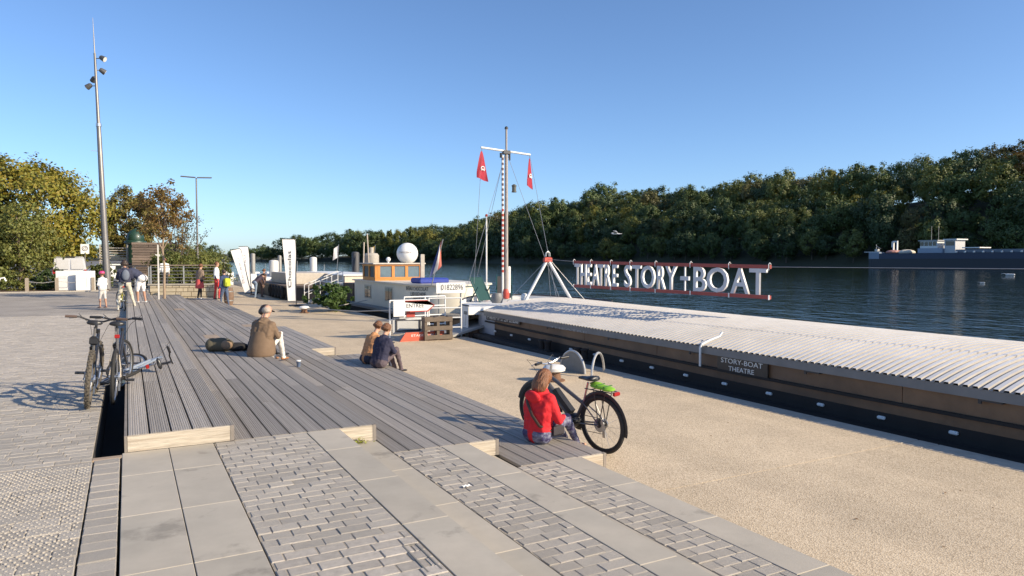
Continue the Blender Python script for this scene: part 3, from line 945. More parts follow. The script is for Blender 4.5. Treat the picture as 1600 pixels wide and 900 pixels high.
def bicycle(name, label, loc, heading, lean=0.0, frame=(0.03, 0.03, 0.035), fork=None, wheel=0.335, tyre=0.024, tmat=None, rot=None, rack=False, fender=False, battery=False,
            flat_bar=0.33, riser=0.03, saddle_h=0.92, steer=0.0, step=False, quick=False, knobs=False, cat='bicycle', bag=False, stays=None):
    """y = forward, rear hub at y=0, x = right, z = up; wheels stand on z=0"""
    T = thing(name, label, cat)
    T.matrix_world = Matrix.Translation(Vector(loc)) @ (rot if rot is not None else (Matrix.Rotation(heading, 4, 'Z') @ Matrix.Rotation(lean, 4, 'Y')))
    FM = pm('frame_paint_%d%d%d' % tuple(int(c * 255) for c in frame), frame, 0.35, 0.1, var=.06, bump=0, coat=.4)
    KM = pm('frame_paint_%d%d%d' % tuple(int(c * 255) for c in (fork or frame)), fork or frame, 0.35, 0.1, var=.06, bump=0, coat=.4)
    tmat = tmat or RUBBER
    R_ = wheel; wb = 1.07
    bb = Vector((0, .44, R_ - .05)); seat = Vector((0, .29, R_ + .20)); head_t = Vector((0, .86, R_ + .46)); head_b = Vector((0, .89, R_ + .34)); fh = Vector((0, wb, R_))
    def wheel_at(c, st=0.0):
        M = Matrix.Rotation(st, 3, 'Z')
        circ = lambda r, x=0, n=36: [c + M @ Vector((x, r * math.cos(2 * PI * k / n), r * math.sin(2 * PI * k / n))) for k in range(n)]
        w = MB(); w.tube(circ(R_ - tyre), tyre, 8, closed=True)
        if knobs:
            for k in range(48):
                a = 2 * PI * k / 48
                for x in (-.014, .014):
                    q = c + M @ Vector((x + (.006 if k % 2 else -.006), (R_ - .003) * math.cos(a), (R_ - .003) * math.sin(a)))
                    w.box(q, (.014, .014, .014), M @ Matrix.Rotation(a, 3, 'X'))
        wo = w.build('wheel', tmat, T, smooth=True)
        q = MB(); q.tube(circ(R_ - 2 * tyre - .004), .011, 6, closed=True); q.build('rim', ALU if not battery else BLK, wo, smooth=True)
        q = MB()
        for k in range(16):
            a = 2 * PI * k / 16; s_ = .03 if k % 2 else -.03
            q.tube([c + M @ Vector((s_, .02 * math.cos(a + .6), .02 * math.sin(a + .6))), c + M @ Vector((0, (R_ - 2 * tyre - .008) * math.cos(a), (R_ - 2 * tyre - .008) * math.sin(a)))], .0016, 3)
        q.build('spoke_set', ALU, wo, kind='stuff')
        q = MB(); q.tube([c + M @ Vector((-.06, 0, 0)), c + M @ Vector((.06, 0, 0))], .02 if not battery else .03, 10); q.build('hub', BLK if battery else ALU, wo, smooth=True)
        if battery or quick:
            q = MB(); q.tube([c + M @ Vector((-.05, 0, 0)), c + M @ Vector((-.048, 0, 0))], .08, 20); q.build('disc', ALU, wo)
        return wo
    wheel_at(Vector((0, 0, R_)))
    sm = Matrix.Translation(fh) @ Matrix.Rotation(steer, 4, 'Z') @ Matrix.Translation(-fh)
    S = lambda v: (sm @ Vector(v))
    wheel_at(fh, steer)
    f = MB()
    tr = .017 if not battery else .024
    f.tube([seat, head_t if not step else Vector((0, .84, R_ + .40))], tr, 10)
    f.tube([bb, head_b], tr * (1.3 if not battery else 1.6), 10)
    f.tube([bb, seat + (seat - bb) * .12], tr, 10)
    f.tube([head_b - Vector((0, -.005, .02)), head_t + Vector((0, -.01, .05))], tr * 1.2, 10)
    f.build('frame', FM, T, smooth=True)
    f = MB()
    for s_ in (-1, 1):
        f.tube([bb + Vector((s_ * .03, 0, 0)), Vector((s_ * .055, .12, R_ - .01)), Vector((s_ * .06, 0, R_))], .010, 8)
        f.tube([seat + Vector((s_ * .015, 0, .02)), Vector((s_ * .05, .1, R_ + .09)), Vector((s_ * .06, 0, R_))], .008, 8)
    f.build('rear_stays', pm('frame_paint_%d%d%d' % tuple(int(c * 255) for c in (stays or frame)), stays or frame, 0.35, 0.1, var=.06, bump=0, coat=.4), T, smooth=True)
    k_ = MB()
    for s_ in (-1, 1):
        k_.tube([S(head_b + Vector((s_ * .02, .01, -.03))), S(head_b + Vector((s_ * .055, .03, -.07))), S(fh + Vector((s_ * .055, 0, 0)))], [.016, .017, .012], 8)
    k_.tube([S(head_b + Vector((-.06, .03, -.06))), S(head_b + Vector((.06, .03, -.06)))], .018, 8)
    k_.build('fork', KM, T, smooth=True)
    hb = head_t + Vector((0, -.02, .13))
    h = MB(); h.tube([S(head_t), S(hb), S(hb + Vector((0, .05, .015)))], .015, 8)
    cy = hb + Vector((0, .05, .015))
    L_, Rr = flat_bar, riser
    h.tube([S(cy + Vector((-L_, -.07, Rr))), S(cy + Vector((-.2, -.02, Rr))), S(cy + Vector((-.07, 0, 0))), S(cy + Vector((.07, 0, 0))), S(cy + Vector((.2, -.02, Rr))), S(cy + Vector((L_, -.07, Rr)))], .0115, 8)
    ho = h.build('handlebar', BLK if not battery else ALU, T, smooth=True)
    for s_ in (-1, 1):
        g_ = MB(); g_.tube([S(cy + Vector((s_ * (L_ - .12), -.052, Rr))), S(cy + Vector((s_ * (L_ + .005), -.072, Rr)))], .017, 10); g_.build('grip', BLK if not quick else pm('brown_grip', (.10, .065, .05), .6), ho, smooth=True)
        g_ = MB(); g_.tube([S(cy + Vector((s_ * (L_ - .14), -.03, Rr))), S(cy + Vector((s_ * (L_ - .13), .025, Rr - .01))), S(cy + Vector((s_ * (L_ - .02), .02, Rr - .03)))], .006, 6); g_.build('brake_lever', ALU, ho, smooth=True)
        g_ = MB(); g_.tube([S(cy + Vector((s_ * (L_ - .15), .02, Rr))), S(cy + Vector((s_ * .24, .13, Rr + .03))), S(cy + Vector((s_ * .10, .14, -.06))), S(head_b + Vector((s_ * .03, .03, -.02)))], .0028, 5); g_.build('brake_cable', BLK, ho)
    st_top = Vector((0, seat.y - (saddle_h - seat.z) * .30, saddle_h - .05))
    q = MB(); q.tube([seat + (seat - bb) * .05, st_top], .0135, 8); q.build('seat_post', ALU if not quick else pm('post_steel', (.30, .29, .28), .4, .6), T, smooth=True)
    s = MB()
    for (yy_, w_, zz, th) in ((0,),) if False else ():
        pass
    secs = [(-.13, .068, .012, .03), (-.11, .085, .016, .036), (-.05, .082, .012, .034), (.02, .045, .004, .028), (.09, .026, .004, .024), (.14, .018, .0, .018)]
    vs, fs = [], []
    for (yo, ww, zo, th) in secs:
        for k in range(10):
            a = 2 * PI * k / 10
            vs.append(st_top + Vector((ww * math.cos(a), yo, .04 + zo + th * math.sin(a) * (1 if math.sin(a) > 0 else .75))))
    for i in range(len(secs) - 1):
        for k in range(10):
            fs.append((i * 10 + k, i * 10 + (k + 1) % 10, (i + 1) * 10 + (k + 1) % 10, (i + 1) * 10 + k))
    fs += [tuple(range(9, -1, -1)), tuple((len(secs) - 1) * 10 + k for k in range(10))]
    s.add(vs, fs); s.build('saddle', SADDLE, T, smooth=70)
    q = MB(); M9 = Matrix.Rotation(PI / 2, 3, 'Y'); q.lathe([(.095, -.003), (.1, 0), (.095, .003)], bb + Vector((.045, 0, 0)), 24, M9); q.lathe([(.03, -.05), (.03, .05)], bb, 12, M9)
    co = q.build('chainring', BLK, T, smooth=True)
    for s_, an in ((1, -.5), (-1, PI - .5)):
        e = bb + Vector((s_ * .07, .17 * math.cos(an), .17 * math.sin(an)))
        q = MB(); q.bar(bb + Vector((s_ * .07, 0, 0)), e, .014, .022, up=(1, 0, 0)); cr_ = q.build('crank', ALU if not battery else BLK, T)
        q = MB(); q.box(e + Vector((s_ * .055, 0, 0)), (.09, .018, .018)); 
        for dy in (-.036, .036):
            q.box(e + Vector((s_ * .055, dy, 0)), (.095, .012, .022))
        for dx in (.015, .1):
            q.box(e + Vector((s_ * dx, 0, 0)), (.01, .075, .02))
        q.build('pedal', BLK, cr_)
    q = MB(); q.tube([bb + Vector((.045, -.01, .095)), Vector((.045, 0, R_ + .045))], .004, 5); q.tube([bb + Vector((.045, -.01, -.095)), Vector((.045, .02, R_ - .13)), Vector((.045, -.01, R_ - .05))], .004, 5)
    q.build('chain', BLK, T)
    q = MB(); q.lathe([(.05, -.01), (.055, 0), (.045, .012)], Vector((.045, 0, R_)), 16, M9); q.box(Vector((.05, .02, R_ - .11)), (.02, .04, .12)); q.build('derailleur', ALU, T)
    if fender:
        for c, a0, a1 in ((Vector((0, 0, R_)), -.25, 2.6), (fh, .5, 3.3)):
            q = MB(); pts = [(sm @ (c + Vector((0, (R_ + .018) * math.cos(a0 + (a1 - a0) * k / 16 + (0 if c.y < .5 else -.2)), (R_ + .018) * math.sin(a0 + (a1 - a0) * k / 16 + (0 if c.y < .5 else -.2)))))) if c.y > .5 else c + Vector((0, -(R_ + .018) * math.cos(a0 + (a1 - a0) * k / 16), (R_ + .018) * math.sin(a0 + (a1 - a0) * k / 16))) for k in range(17)]
            q.tube(pts, .026, 8, flat=.25, upv=(1, 0, 0)); q.build('mudguard', BLK, T, smooth=True)
    if rack:
        q = MB()
        for s_ in (-1, 1):
            q.tube([Vector((s_ * .055, .2, R_ + .40)), Vector((s_ * .055, -.2, R_ + .40))], .006, 6); q.tube([Vector((s_ * .055, -.12, R_ + .40)), Vector((s_ * .06, 0, R_))], .006, 6); q.tube([Vector((s_ * .055, .06, R_ + .40)), Vector((s_ * .06, 0, R_))], .006, 6)
        for yv in (-.2, -.05, .1):
            q.tube([Vector((-.055, yv, R_ + .40)), Vector((.055, yv, R_ + .40))], .006, 6)
        q.build('luggage_rack', BLK, T)
        q = MB(); q.box(Vector((0, -.235, R_ + .385)), (.09, .03, .045), None, .01); q.build('rear_lamp', REFL, T)
    elif not quick:
        q = MB(); q.box(st_top + Vector((0, -.03, -.10)), (.055, .02, .045), None, .006); q.build('rear_reflector', REFL, T)
    if battery:
        q = MB(); d_ = (head_b - bb); u_ = d_.normalized(); nn = Vector((0, -u_.z, u_.y)); q.bar(bb + d_ * .18 + nn * .055, bb + d_ * .78 + nn * .055, .07, .075, up=(1, 0, 0)); q.build('battery', BLK, T)
        q = MB(); q.lathe([(.075, -.06), (.085, -.03), (.085, .03), (.075, .06)], bb + Vector((0, .02, .02)), 16, M9); q.build('motor', BLK, T, smooth=True)
    if quick:
        q = MB(); q.box(st_top + Vector((0, .0, -.16)), (.09, .12, .10), None, .02); q.build('saddle_bag', BLK, T)
    if bag:
        q = MB()
        q.ell(Vector((0, -.02, R_ + .435)), (.07, .18, .026), 14, 8); q.ell(Vector((.03, .09, R_ + .45)), (.055, .10, .026), 12, 7); q.ell(Vector((-.02, -.14, R_ + .43)), (.07, .08, .024), 12, 7)
        q.build('hivis_bundle', HIVIS, T, smooth=True)
        q = MB(); q.box(Vector((0, .0, R_ + .462)), (.135, .02, .008)); q.box(Vector((0, -.11, R_ + .457)), (.135, .02, .008)); q.build('bundle_strap', pm('hivis_dark_strap', (.05, .16, .02), .6), T)
    return T
HEADING = 0.0
bicycle('parked_bicycle', 'muddy black mountain bike parked nearest the plaza setts, seen from behind', (-0.44, 9.55, 0), -0.03, lean=.09, frame=(.02, .02, .022), wheel=.335, tyre=.028, tmat=MUDTYRE, knobs=True, flat_bar=.34, riser=.05, saddle_h=.98, quick=True, steer=-.12)
bicycle('parked_bicycle', 'dark bicycle with cream stays and red rear reflector leaning on the deck edge', (-0.175, 9.62, 0), -0.07, lean=.05, frame=(.03, .03, .035), stays=(.55, .47, .36), wheel=.335, tyre=.022, saddle_h=.95, flat_bar=.31, steer=-.3)
# bicycle lying on its side on the top terrace
ROTL = Matrix.Rotation(-.10, 4, 'Z') @ Matrix.Rotation(rad(74), 4, 'Y')
bicycle('fallen_bicycle', 'blue grey bicycle fallen against the edge of the timber deck', (-0.42, 11.0, 0.05), 0, rot=ROTL, frame=(.26, .30, .36), fork=(.05, .05, .06), wheel=.29, tyre=.02, saddle_h=.8, flat_bar=.29, steer=.5)
bicycle('yellow_bicycle', 'yellow bicycle straddled by the woman in pale trousers', (-0.12, 27.3, 0), 0.12, frame=(.62, .55, .04), wheel=.34, tyre=.02, saddle_h=.95, flat_bar=.29, steer=.25)
bicycle('electric_bicycle', 'dark grey electric bicycle with bright green bundle on its rack, beside the deck', (4.76, 6.60, Q), 0.20, lean=-.06, frame=(.07, .07, .075), wheel=.34, tyre=.024, rack=True, fender=True, battery=True, flat_bar=.30, riser=.04, saddle_h=.85, steer=.1, bag=True)
# ------------------------------------------------------------------ people
import numpy as np
SKIN = pm('skin', (0.50, 0.29, 0.20), 0.55, var=.06, scale=12, bump=.03)
SKIN2 = pm('skin_tanned', (0.40, 0.22, 0.145), 0.55, var=.06, scale=12, bump=.03)
def cloth(name, col, var=.12):
    return pm('cloth_' + name, col, 0.85, var=var, scale=9, bump=.35, bscale=22)
def limb(b, p0, p1, r0, r1, n=10, flat=1.0, up=None):
    """tapered round-ended limb"""
    p0, p1 = Vector(p0), Vector(p1)
    d = p1 - p0
    if d.length < 1e-5:
        b.ell(p0, r0, 10, 8); return
    d.normalize()
    pts = [p0 - d * r0 * .97, p0 - d * r0 * .7, p0, (p0 + p1) / 2, p1, p1 + d * r1 * .7, p1 + d * r1 * .97]
    rs = [r0 * .25, r0 * .72, r0, (r0 + r1) / 2, r1, r1 * .72, r1 * .25]
    b.tube(pts, rs, n, flat=flat, upv=up)
def remeshed(name, b, voxel, smooth_it=8):
    me = b.mesh('tmp', SKIN)
    ob = bpy.data.objects.new('tmp', me); COL.objects.link(ob)
    m = ob.modifiers.new('r', 'REMESH'); m.mode = 'VOXEL'; m.voxel_size = voxel
    s = ob.modifiers.new('s', 'SMOOTH'); s.iterations = smooth_it; s.factor = .5
    dg = bpy.context.evaluated_depsgraph_get(); dg.update()
    out = bpy.data.meshes.new_from_object(ob.evaluated_get(dg))
    COL.objects.unlink(ob); bpy.data.objects.remove(ob)
    out.name = name
    out.polygons.foreach_set('use_smooth', [True] * len(out.polygons))
    return out
def seg_dist(p, a, c):
    ab = c - a; t = max(0, min(1, (p - a).dot(ab) / max(ab.length_squared, 1e-9)))
    return (p - (a + ab * t)).length
FINGERS = ((-.033, .060, .0085), (-.011, .072, .009), (.011, .070, .009), (.031, .055, .008))
def figure(T, J, mats, k=1.0, voxel=.012, hand_dir=None, female=False, foot_dir=(0, 1, 0), shoe=True, loose=1.0, curl=.5):
    """one continuous body. J: joint positions (local). mats: region -> material (skin, top, bottom, shoe, sleeve, shin)"""
    b = MB(); bones = []
    def L(a, c, r0, r1, reg, flat=1.0, up=None):
        limb(b, J[a] if isinstance(a, str) else a, J[c] if isinstance(c, str) else c, r0 * k, r1 * k, flat=flat, up=up)
        A = Vector(J[a] if isinstance(a, str) else a); C_ = Vector(J[c] if isinstance(c, str) else c)
        bones.append((A, C_, (r0 + r1) / 2 * k, reg))
    V = {n: Vector(p) for n, p in J.items()}
    side = (V['shR'] - V['shL']).normalized()
    mid_sh = (V['shL'] + V['shR']) / 2
    lo = loose
    # trunk: stacked flattened limbs across
    hip_w = (V['hipR'] - V['hipL']).length
    for t, w, r in ((0, .105, .115), (.15, .10, .113), (.3, .095, .112), (.45, .10, .114), (.6, .11, .117), (.74, .125, .115), (.87, .135, .108)):
        c = V['pelvis'].lerp(mid_sh, t)
        L(c - side * w * k * .8, c + side * w * k * .8, r * lo, r * lo, 'bottom' if t == 0 else 'top')
    L(V['pelvis'], mid_sh, .12 * lo, .12 * lo, 'top')
    L('shL', 'shR', .068 * lo, .068 * lo, 'top')
    nk = V['neck']
    L(mid_sh, nk, .058, .052, 'skin')
    L(nk, V['head'] - (V['head'] - nk) * .35, .05, .05, 'skin')
    # head: skull, jaw, nose, ears
    up = (V['head'] - nk).normalized(); fw = Vector(J.get('face', (0, 1, 0))).normalized(); fw = (fw - up * fw.dot(up)).normalized(); sd_ = fw.cross(up)
    hm = Matrix((sd_, fw, up)).transposed()
    hc = V['head']
    b.ell(hc + up * .02 * k, (.076 * k, .095 * k, .098 * k), 16, 12, hm); bones.append((hc, hc + up * .02, .095 * k, 'skin'))
    b.ell(hc + fw * .03 * k - up * .06 * k, (.055 * k, .062 * k, .06 * k), 12, 9, hm); bones.append((hc + fw * .03 * k - up * .06 * k, hc + fw * .04 * k - up * .07 * k, .06 * k, 'skin'))
    b.ell(hc + fw * .098 * k - up * .012 * k, (.014 * k, .02 * k, .024 * k), 8, 6, hm)
    for s_ in (-1, 1):
        b.ell(hc + sd_ * s_ * .078 * k - up * .005 * k, (.012 * k, .022 * k, .032 * k), 8, 6, hm)
    for s_, q in ((-1, 'L'), (1, 'R')):
        L('sh' + q, 'el' + q, .058 * lo, .047 * lo, 'top')
        L('el' + q, 'wr' + q, .043 * (lo if mats.get('sleeve') is mats.get('top') else 1), .030 * (lo if mats.get('sleeve') is mats.get('top') else 1), 'sleeve')
        # hand: palm, four fingers of unequal length, thumb from the side of the palm
        hd = Vector((hand_dir or {}).get(q, V['wr' + q] - V['el' + q])).normalized()
        pn = hd.cross(side); pn = pn.normalized() if pn.length > .1 else hd.cross(Vector((0, 0, 1))).normalized()
        sx = hd.cross(pn).normalized()
        w0 = V['wr' + q]
        L(w0, w0 + hd * .045 * k, .026, .030, 'skin')
        for off in (-.02, .0, .02):
            L(w0 + hd * .03 * k + sx * off * k, w0 + hd * .085 * k + sx * off * 1.2 * k, .017, .016, 'skin')
        for (off, ln, r) in FINGERS:
            a0 = w0 + hd * .088 * k + sx * off * k
            m1 = a0 + (hd * math.cos(curl * .5) + pn * math.sin(curl * .5)) * ln * .5 * k
            m2 = m1 + (hd * math.cos(curl * 1.4) + pn * math.sin(curl * 1.4)) * ln * .55 * k
            L(a0, m1, r, r * .95, 'skin'); L(m1, m2, r * .95, r * .8, 'skin')
        t0 = w0 + hd * .03 * k - sx * .026 * k * s_
        t1 = t0 + (hd * .7 - sx * s_ * .7 + pn * .3).normalized() * .04 * k
        L(t0, t1, .012, .0105, 'skin'); L(t1, t1 + (hd * .9 + pn * .4).normalized() * .03 * k, .0105, .009, 'skin')
        L('hip' + q, 'kn' + q, .088 * lo, .062 * lo, 'bottom')
        L('kn' + q, 'an' + q, .058 * (lo if mats.get('shin') is mats.get('bottom') else 1), .036 * (lo if mats.get('shin') is mats.get('bottom') else 1), 'shin')
        fd = Vector((J.get('foot' + q) or foot_dir)).normalized()
        a_ = V['an' + q]
        L(a_ - Vector((0, 0, .02 * k)), a_ - Vector((0, 0, .045 * k)) - fd * .03 * k, .036, .034, 'shoe')
        L(a_ - Vector((0, 0, .045 * k)), a_ + fd * .12 * k - Vector((0, 0, .055 * k)), .038, .030, 'shoe', flat=.85)
        L(a_ + fd * .10 * k - Vector((0, 0, .055 * k)), a_ + fd * .165 * k - Vector((0, 0, .06 * k)), .034, .026, 'shoe', flat=.8)
    if female:
        c = V['pelvis'].lerp(mid_sh, .68)
        f2 = side.cross(Vector((0, 0, 1))) * -1
        for s_ in (-1, 1):
            q = c + side * s_ * .07 * k + fw * .075 * k
            b.ell(q, .07 * k, 10, 8); bones.append((q, q, .07 * k, 'top'))
    me = remeshed('body', b, voxel)
    me.materials.clear()
    regs = ['skin', 'top', 'sleeve', 'bottom', 'shin', 'shoe']
    for r_ in regs:
        me.materials.append(mats.get(r_) or mats.get({'sleeve': 'top', 'shin': 'bottom'}.get(r_, 'skin')) or SKIN)
    n = len(me.polygons)
    ctr = np.empty(n * 3, dtype=np.float32); me.polygons.foreach_get('center', ctr); ctr = ctr.reshape(n, 3)
    best = np.full(n, 1e9); idx = np.zeros(n, dtype=np.int32)
    for A, C_, r_, reg in bones:
        a = np.array(A); ab = np.array(C_) - a
        t = np.clip((ctr - a) @ ab / max(float(ab @ ab), 1e-9), 0, 1)
        dd = np.linalg.norm(ctr - a - t[:, None] * ab, axis=1) - r_
        m_ = dd < best
        best[m_] = dd[m_]; idx[m_] = regs.index(reg)
    me.polygons.foreach_set('material_index', idx)
    # folds in the cloth
    nv = len(me.vertices)
    co = np.empty(nv * 3, dtype=np.float32); me.vertices.foreach_get('co', co); co = co.reshape(nv, 3)
    no = np.empty(nv * 3, dtype=np.float32); me.vertices.foreach_get('normal', no); no = no.reshape(nv, 3)
    soft = [r_ in ('top', 'sleeve', 'bottom', 'shin') and me.materials[q_] not in (SKIN, SKIN2) for q_, r_ in enumerate(regs)]
    lt_ = np.empty(n, dtype=np.int32); me.polygons.foreach_get('loop_total', lt_)
    lv_ = np.empty(len(me.loops), dtype=np.int32); me.loops.foreach_get('vertex_index', lv_)
    msk = np.zeros(nv, dtype=bool); msk[lv_[np.repeat(np.array(soft)[idx], lt_)]] = True
    for vi in np.nonzero(msk)[0]:
        x_, y_, z_ = (float(q_) for q_ in co[vi])
        n_ = noise.noise((x_ * 13 + z_ * 5, y_ * 13, z_ * 17 - x_ * 6)) * .9 + noise.noise((x_ * 34, y_ * 34, z_ * 34)) * .35
        co[vi] += no[vi] * (n_ * .011 * k)
    me.vertices.foreach_set('co', co.ravel())
    me.update()
    o = link('body', me, T)
    return o, (hc, up, fw, sd_, hm)
def hair(T, H, mat, length=.0, vol=1.0, k=1.0, name='hair', fringe=True, seed=1, bald=False):
    hc, up, fw, sd_, hm = H
    b = MB()
    if not bald:
        b.ell(hc + up * .035 * k - fw * .014 * k, (.088 * vol * k, .102 * vol * k, .098 * vol * k), 18, 12, hm)
    else:
        b.ell(hc - fw * .035 * k + up * .0 * k, (.084 * k, .075 * k, .07 * k), 16, 10, hm)
    r = random.Random(seed)
    if length:
        for i in range(26):
            a = PI * (.12 + .76 * i / 25) + PI
            d = sd_ * math.cos(a) * .082 * vol * k + fw * math.sin(a) * .085 * vol * k
            s0 = hc + d + up * .03 * k
            l_ = length * k * r.uniform(.88, 1.08)
            b.tube([s0, s0 + d * .22 - up * l_ * .5, s0 + d * .12 - up * l_ * .85, s0 - d * .05 - up * l_], [.026 * k, .028 * k, .022 * k, .008 * k], 7)
    # trim the face: cut everything in front of and below the brow
    me = remeshed('hair', b, .011 * k, 3)
    bm = bmesh.new(); bm.from_mesh(me)
    kill = []
    for f in bm.faces:
        q = f.calc_center_median() - hc
        if q.dot(fw) > (.045 if not bald else -.03) * k and q.dot(up) < (.062 if fringe else .085) * k:
            kill.append(f)
    bmesh.ops.delete(bm, geom=kill, context='FACES')
    bm.to_mesh(me); bm.free()
    nrm_ = [v.normal.copy() for v in me.vertices]
    for v, n0 in zip(me.vertices, nrm_):
        q = v.co - hc
        v.co = v.co + n0 * noise.noise((q.dot(sd_) * 70, q.dot(fw) * 70, q.dot(up) * 11)) * .009 * k
    me.materials.clear(); me.materials.append(mat)
    return link(name, me, T)
def face_marks(T, H, k=1.0, lips=(.42, .16, .14)):
    hc, up, fw, sd_, hm = H
    for s_ in (-1, 1):
        e = MB(); e.ell(hc + fw * .088 * k + sd_ * s_ * .032 * k + up * .012 * k, (.013 * k, .008 * k, .008 * k), 8, 6, hm); e.build('eye', pm('eye_dark', (.05, .04, .035), .3, bump=0), T, smooth=True)
    m = MB(); m.ell(hc + fw * .085 * k - up * .058 * k, (.024 * k, .012 * k, .008 * k), 8, 6, hm); m.build('mouth', pm('lips', lips, .5, bump=0), T, smooth=True)
HAIRB = pm('hair_brown', (.16, .07, .032), .5, var=.3, scale=30, bump=.6, bscale=60, stretch=(8, 8, 1))
HAIRD = pm('hair_dark', (.04, .025, .018), .5, var=.3, scale=30, bump=.6, bscale=60)
HAIRG = pm('hair_grey', (.36, .31, .26), .6, var=.2, scale=30, bump=.4, bscale=60)
def person(label, loc, rz, J, mats, group=None, size=1.0, **kw):
    T = thing('person', label, 'person', loc, rz, group)
    T.scale = (size, size, size)
    body, H = figure(T, J, mats, **kw)
    face_marks(T, H, kw.get('k', 1.0))
    return T, H
def stand(h=1.0, arms='down', stride=.06, lean=.0):
    """standing pose facing +y"""
    J = dict(pelvis=(0, 0, .93), neck=(0, -.0 + lean * .5, 1.46), head=(0, .03 + lean * .62, 1.62), shL=(-.17, lean * .45, 1.38), shR=(.17, lean * .45, 1.38), hipL=(-.085, 0, .9), hipR=(.085, 0, .9),
             knL=(-.095, stride + .02, .5), knR=(.095, -stride + .03, .5), anL=(-.10, stride * 1.4 - .02, .085), anR=(.10, -stride * 1.6, .085), elL=(-.235, lean * .4 - .02, 1.11), elR=(.235, lean * .4 - .02, 1.11),
             wrL=(-.24, lean * .4 + .08, .87), wrR=(.24, lean * .4 + .08, .87), face=(0, 1, 0))
    if arms == 'fold':
        J.update(elL=(-.24, .10, 1.12), wrL=(.02, .22, 1.12), elR=(.24, .10, 1.12), wrR=(-.04, .24, 1.08))
    if arms == 'front':
        J.update(elL=(-.24, .02, 1.12), wrL=(-.08, .24, 1.05), elR=(.24, .02, 1.12), wrR=(.08, .24, 1.05))
    return {n: (Vector(p) * h if n != 'face' else Vector(p)) for n, p in J.items()}
def sit(seat_drop=.16, knee=.46, back=.1, lean=.12, spread=.10, look=(0, 1, 0)):
    """sitting on a low terrace edge facing +y; z=0 is the seat surface, feet on -seat_drop"""
    f = -seat_drop
    return dict(pelvis=(0, 0, .12), neck=(0, lean * 1.15, .66), head=(0, lean * 1.5 + .02, .82), shL=(-.175, lean, .575), shR=(.175, lean, .575), hipL=(-.09, .02, .105), hipR=(.09, .02, .105),
                knL=(-spread - .03, .40, .30 + f * .3 + .12), knR=(spread + .03, .42, .29 + f * .3 + .12), anL=(-spread, .56, f + .09), anR=(spread, .60, f + .09), elL=(-.25, lean + .10, .32), elR=(.25, lean + .10, .32),
                wrL=(-.10, .36, .36), wrR=(.10, .38, .35), face=look)

# woman in red on the lowest terrace, turned towards her bicycle
J = sit(.17, lean=.05, spread=.09)
J.update(elR=(.27, .12, .31), wrR=(.14, .34, .30), wrL=(-.02, .36, .29), head=(0, .12, .80), knL=(-.10, .40, .27), knR=(.13, .40, .27), anL=(-.07, .60, -.08), anR=(.12, .62, -.08))
leg = pm('patterned_leggings', (.045, .035, .11), .7, var=.5, scale=14, bump=.1, col2=(.20, .21, .27), stretch=(1, 4, 4))
RED = cloth('red_hoodie', (.62, .015, .022))
T, H = person('woman in red hooded top and patterned leggings sitting on the deck edge', (4.02, 6.83, -.33), -PI / 2 + .24, J,
              dict(top=RED, sleeve=RED, bottom=leg, shin=leg, shoe=SKIN, skin=SKIN), loose=1.22, female=True, voxel=.011, size=.87)
hair(T, H, pm('hair_auburn', (.21, .085, .035), .45, var=.35, scale=26, bump=.6, bscale=50, stretch=(6, 6, 1)), .21, 1.12)
b = MB(); b.ell((0, -.085, .60), (.135, .055, .085), 18, 10, Matrix.Rotation(.35, 3, 'X')); b.build('hood', RED, T, smooth=True)
b = MB(); b.tube([(-.13, .06, .655), (-.12, -.06, .63), (-.06, -.125, .53), (.05, -.145, .38), (.15, -.11, .25), (.215, .03, .17)], .020, 8, flat=.4); b.build('bag_strap', pm('brown_strap', (.06, .03, .02), .6), T, smooth=True)
b = MB(); b.box((.22, .14, .17), (.07, .19, .13), None, .025); b.build('shoulder_bag', pm('dark_bag', (.03, .025, .03), .6), T)

# man in brown jacket with a companion, a rucksack beside them
BRN = cloth('brown_jacket', (.165, .108, .066)); WHT = cloth('white_trousers', (.66, .63, .58))
J = sit(.165, lean=.13, spread=.10)
J.update(elR=(.28, .16, .36), wrR=(.16, .40, .40), head=(.0, .24, .83), neck=(0, .17, .68))
T, H = person('bald man in brown jacket and white trousers sitting on the deck', (2.06, 13.3, 0), -PI / 2 + .80, J, size=.95, mats=dict(top=BRN, sleeve=BRN, bottom=WHT, shin=WHT, shoe=pm('tan_shoe', (.33, .15, .06), .5), skin=SKIN), loose=1.24, voxel=.013)
hair(T, H, HAIRG, 0, 1.0, bald=True)
b = MB()
b.lathe([(.25, .005), (.27, .05), (.25, .2), (.215, .36), (.19, .46)], (0, .03, .0), 24)
me = b.mesh('skirt', BRN, smooth=True)
for v in me.vertices:
    t = v.co.z / .46
    v.co.x *= 1.0; v.co.y = v.co.y * .92 + .08 * t
link('jacket_skirt', me, T)
b = MB(); b.tube([(-.11, .05, .60), (0, -.0, .645), (.11, .05, .60), (.06, .14, .60)], .028, 8); b.build('jacket_collar', BRN, T, smooth=True)
J = sit(.165, lean=.16, spread=.09, look=(.5, 1, 0))
DK = cloth('dark_jumper', (.025, .022, .03))
T, H = person('companion in dark clothes and cap hidden behind the man in brown', (2.10, 14.1, 0), -PI / 2 + .45, J, dict(top=DK, sleeve=DK, bottom=cloth('dark_trousers', (.04, .04, .05)), shoe=BLK, skin=SKIN), voxel=.014, size=.9)
hair(T, H, HAIRD, .12, 1.1)
hc, up, fw, sd_, hm = H
b = MB(); b.ell(hc + up * .06, (.10, .115, .075), 16, 10, hm); b.ell(hc + up * .05 + fw * .12, (.07, .07, .012), 12, 6, hm); b.build('cap', pm('black_cap', (.015, .014, .016), .7), T, smooth=True)
b = MB(); b.ell(hc + up * .075 + sd_ * .095, (.012, .028, .028), 10, 6, hm); b.build('cap_badge', WHITET, T)

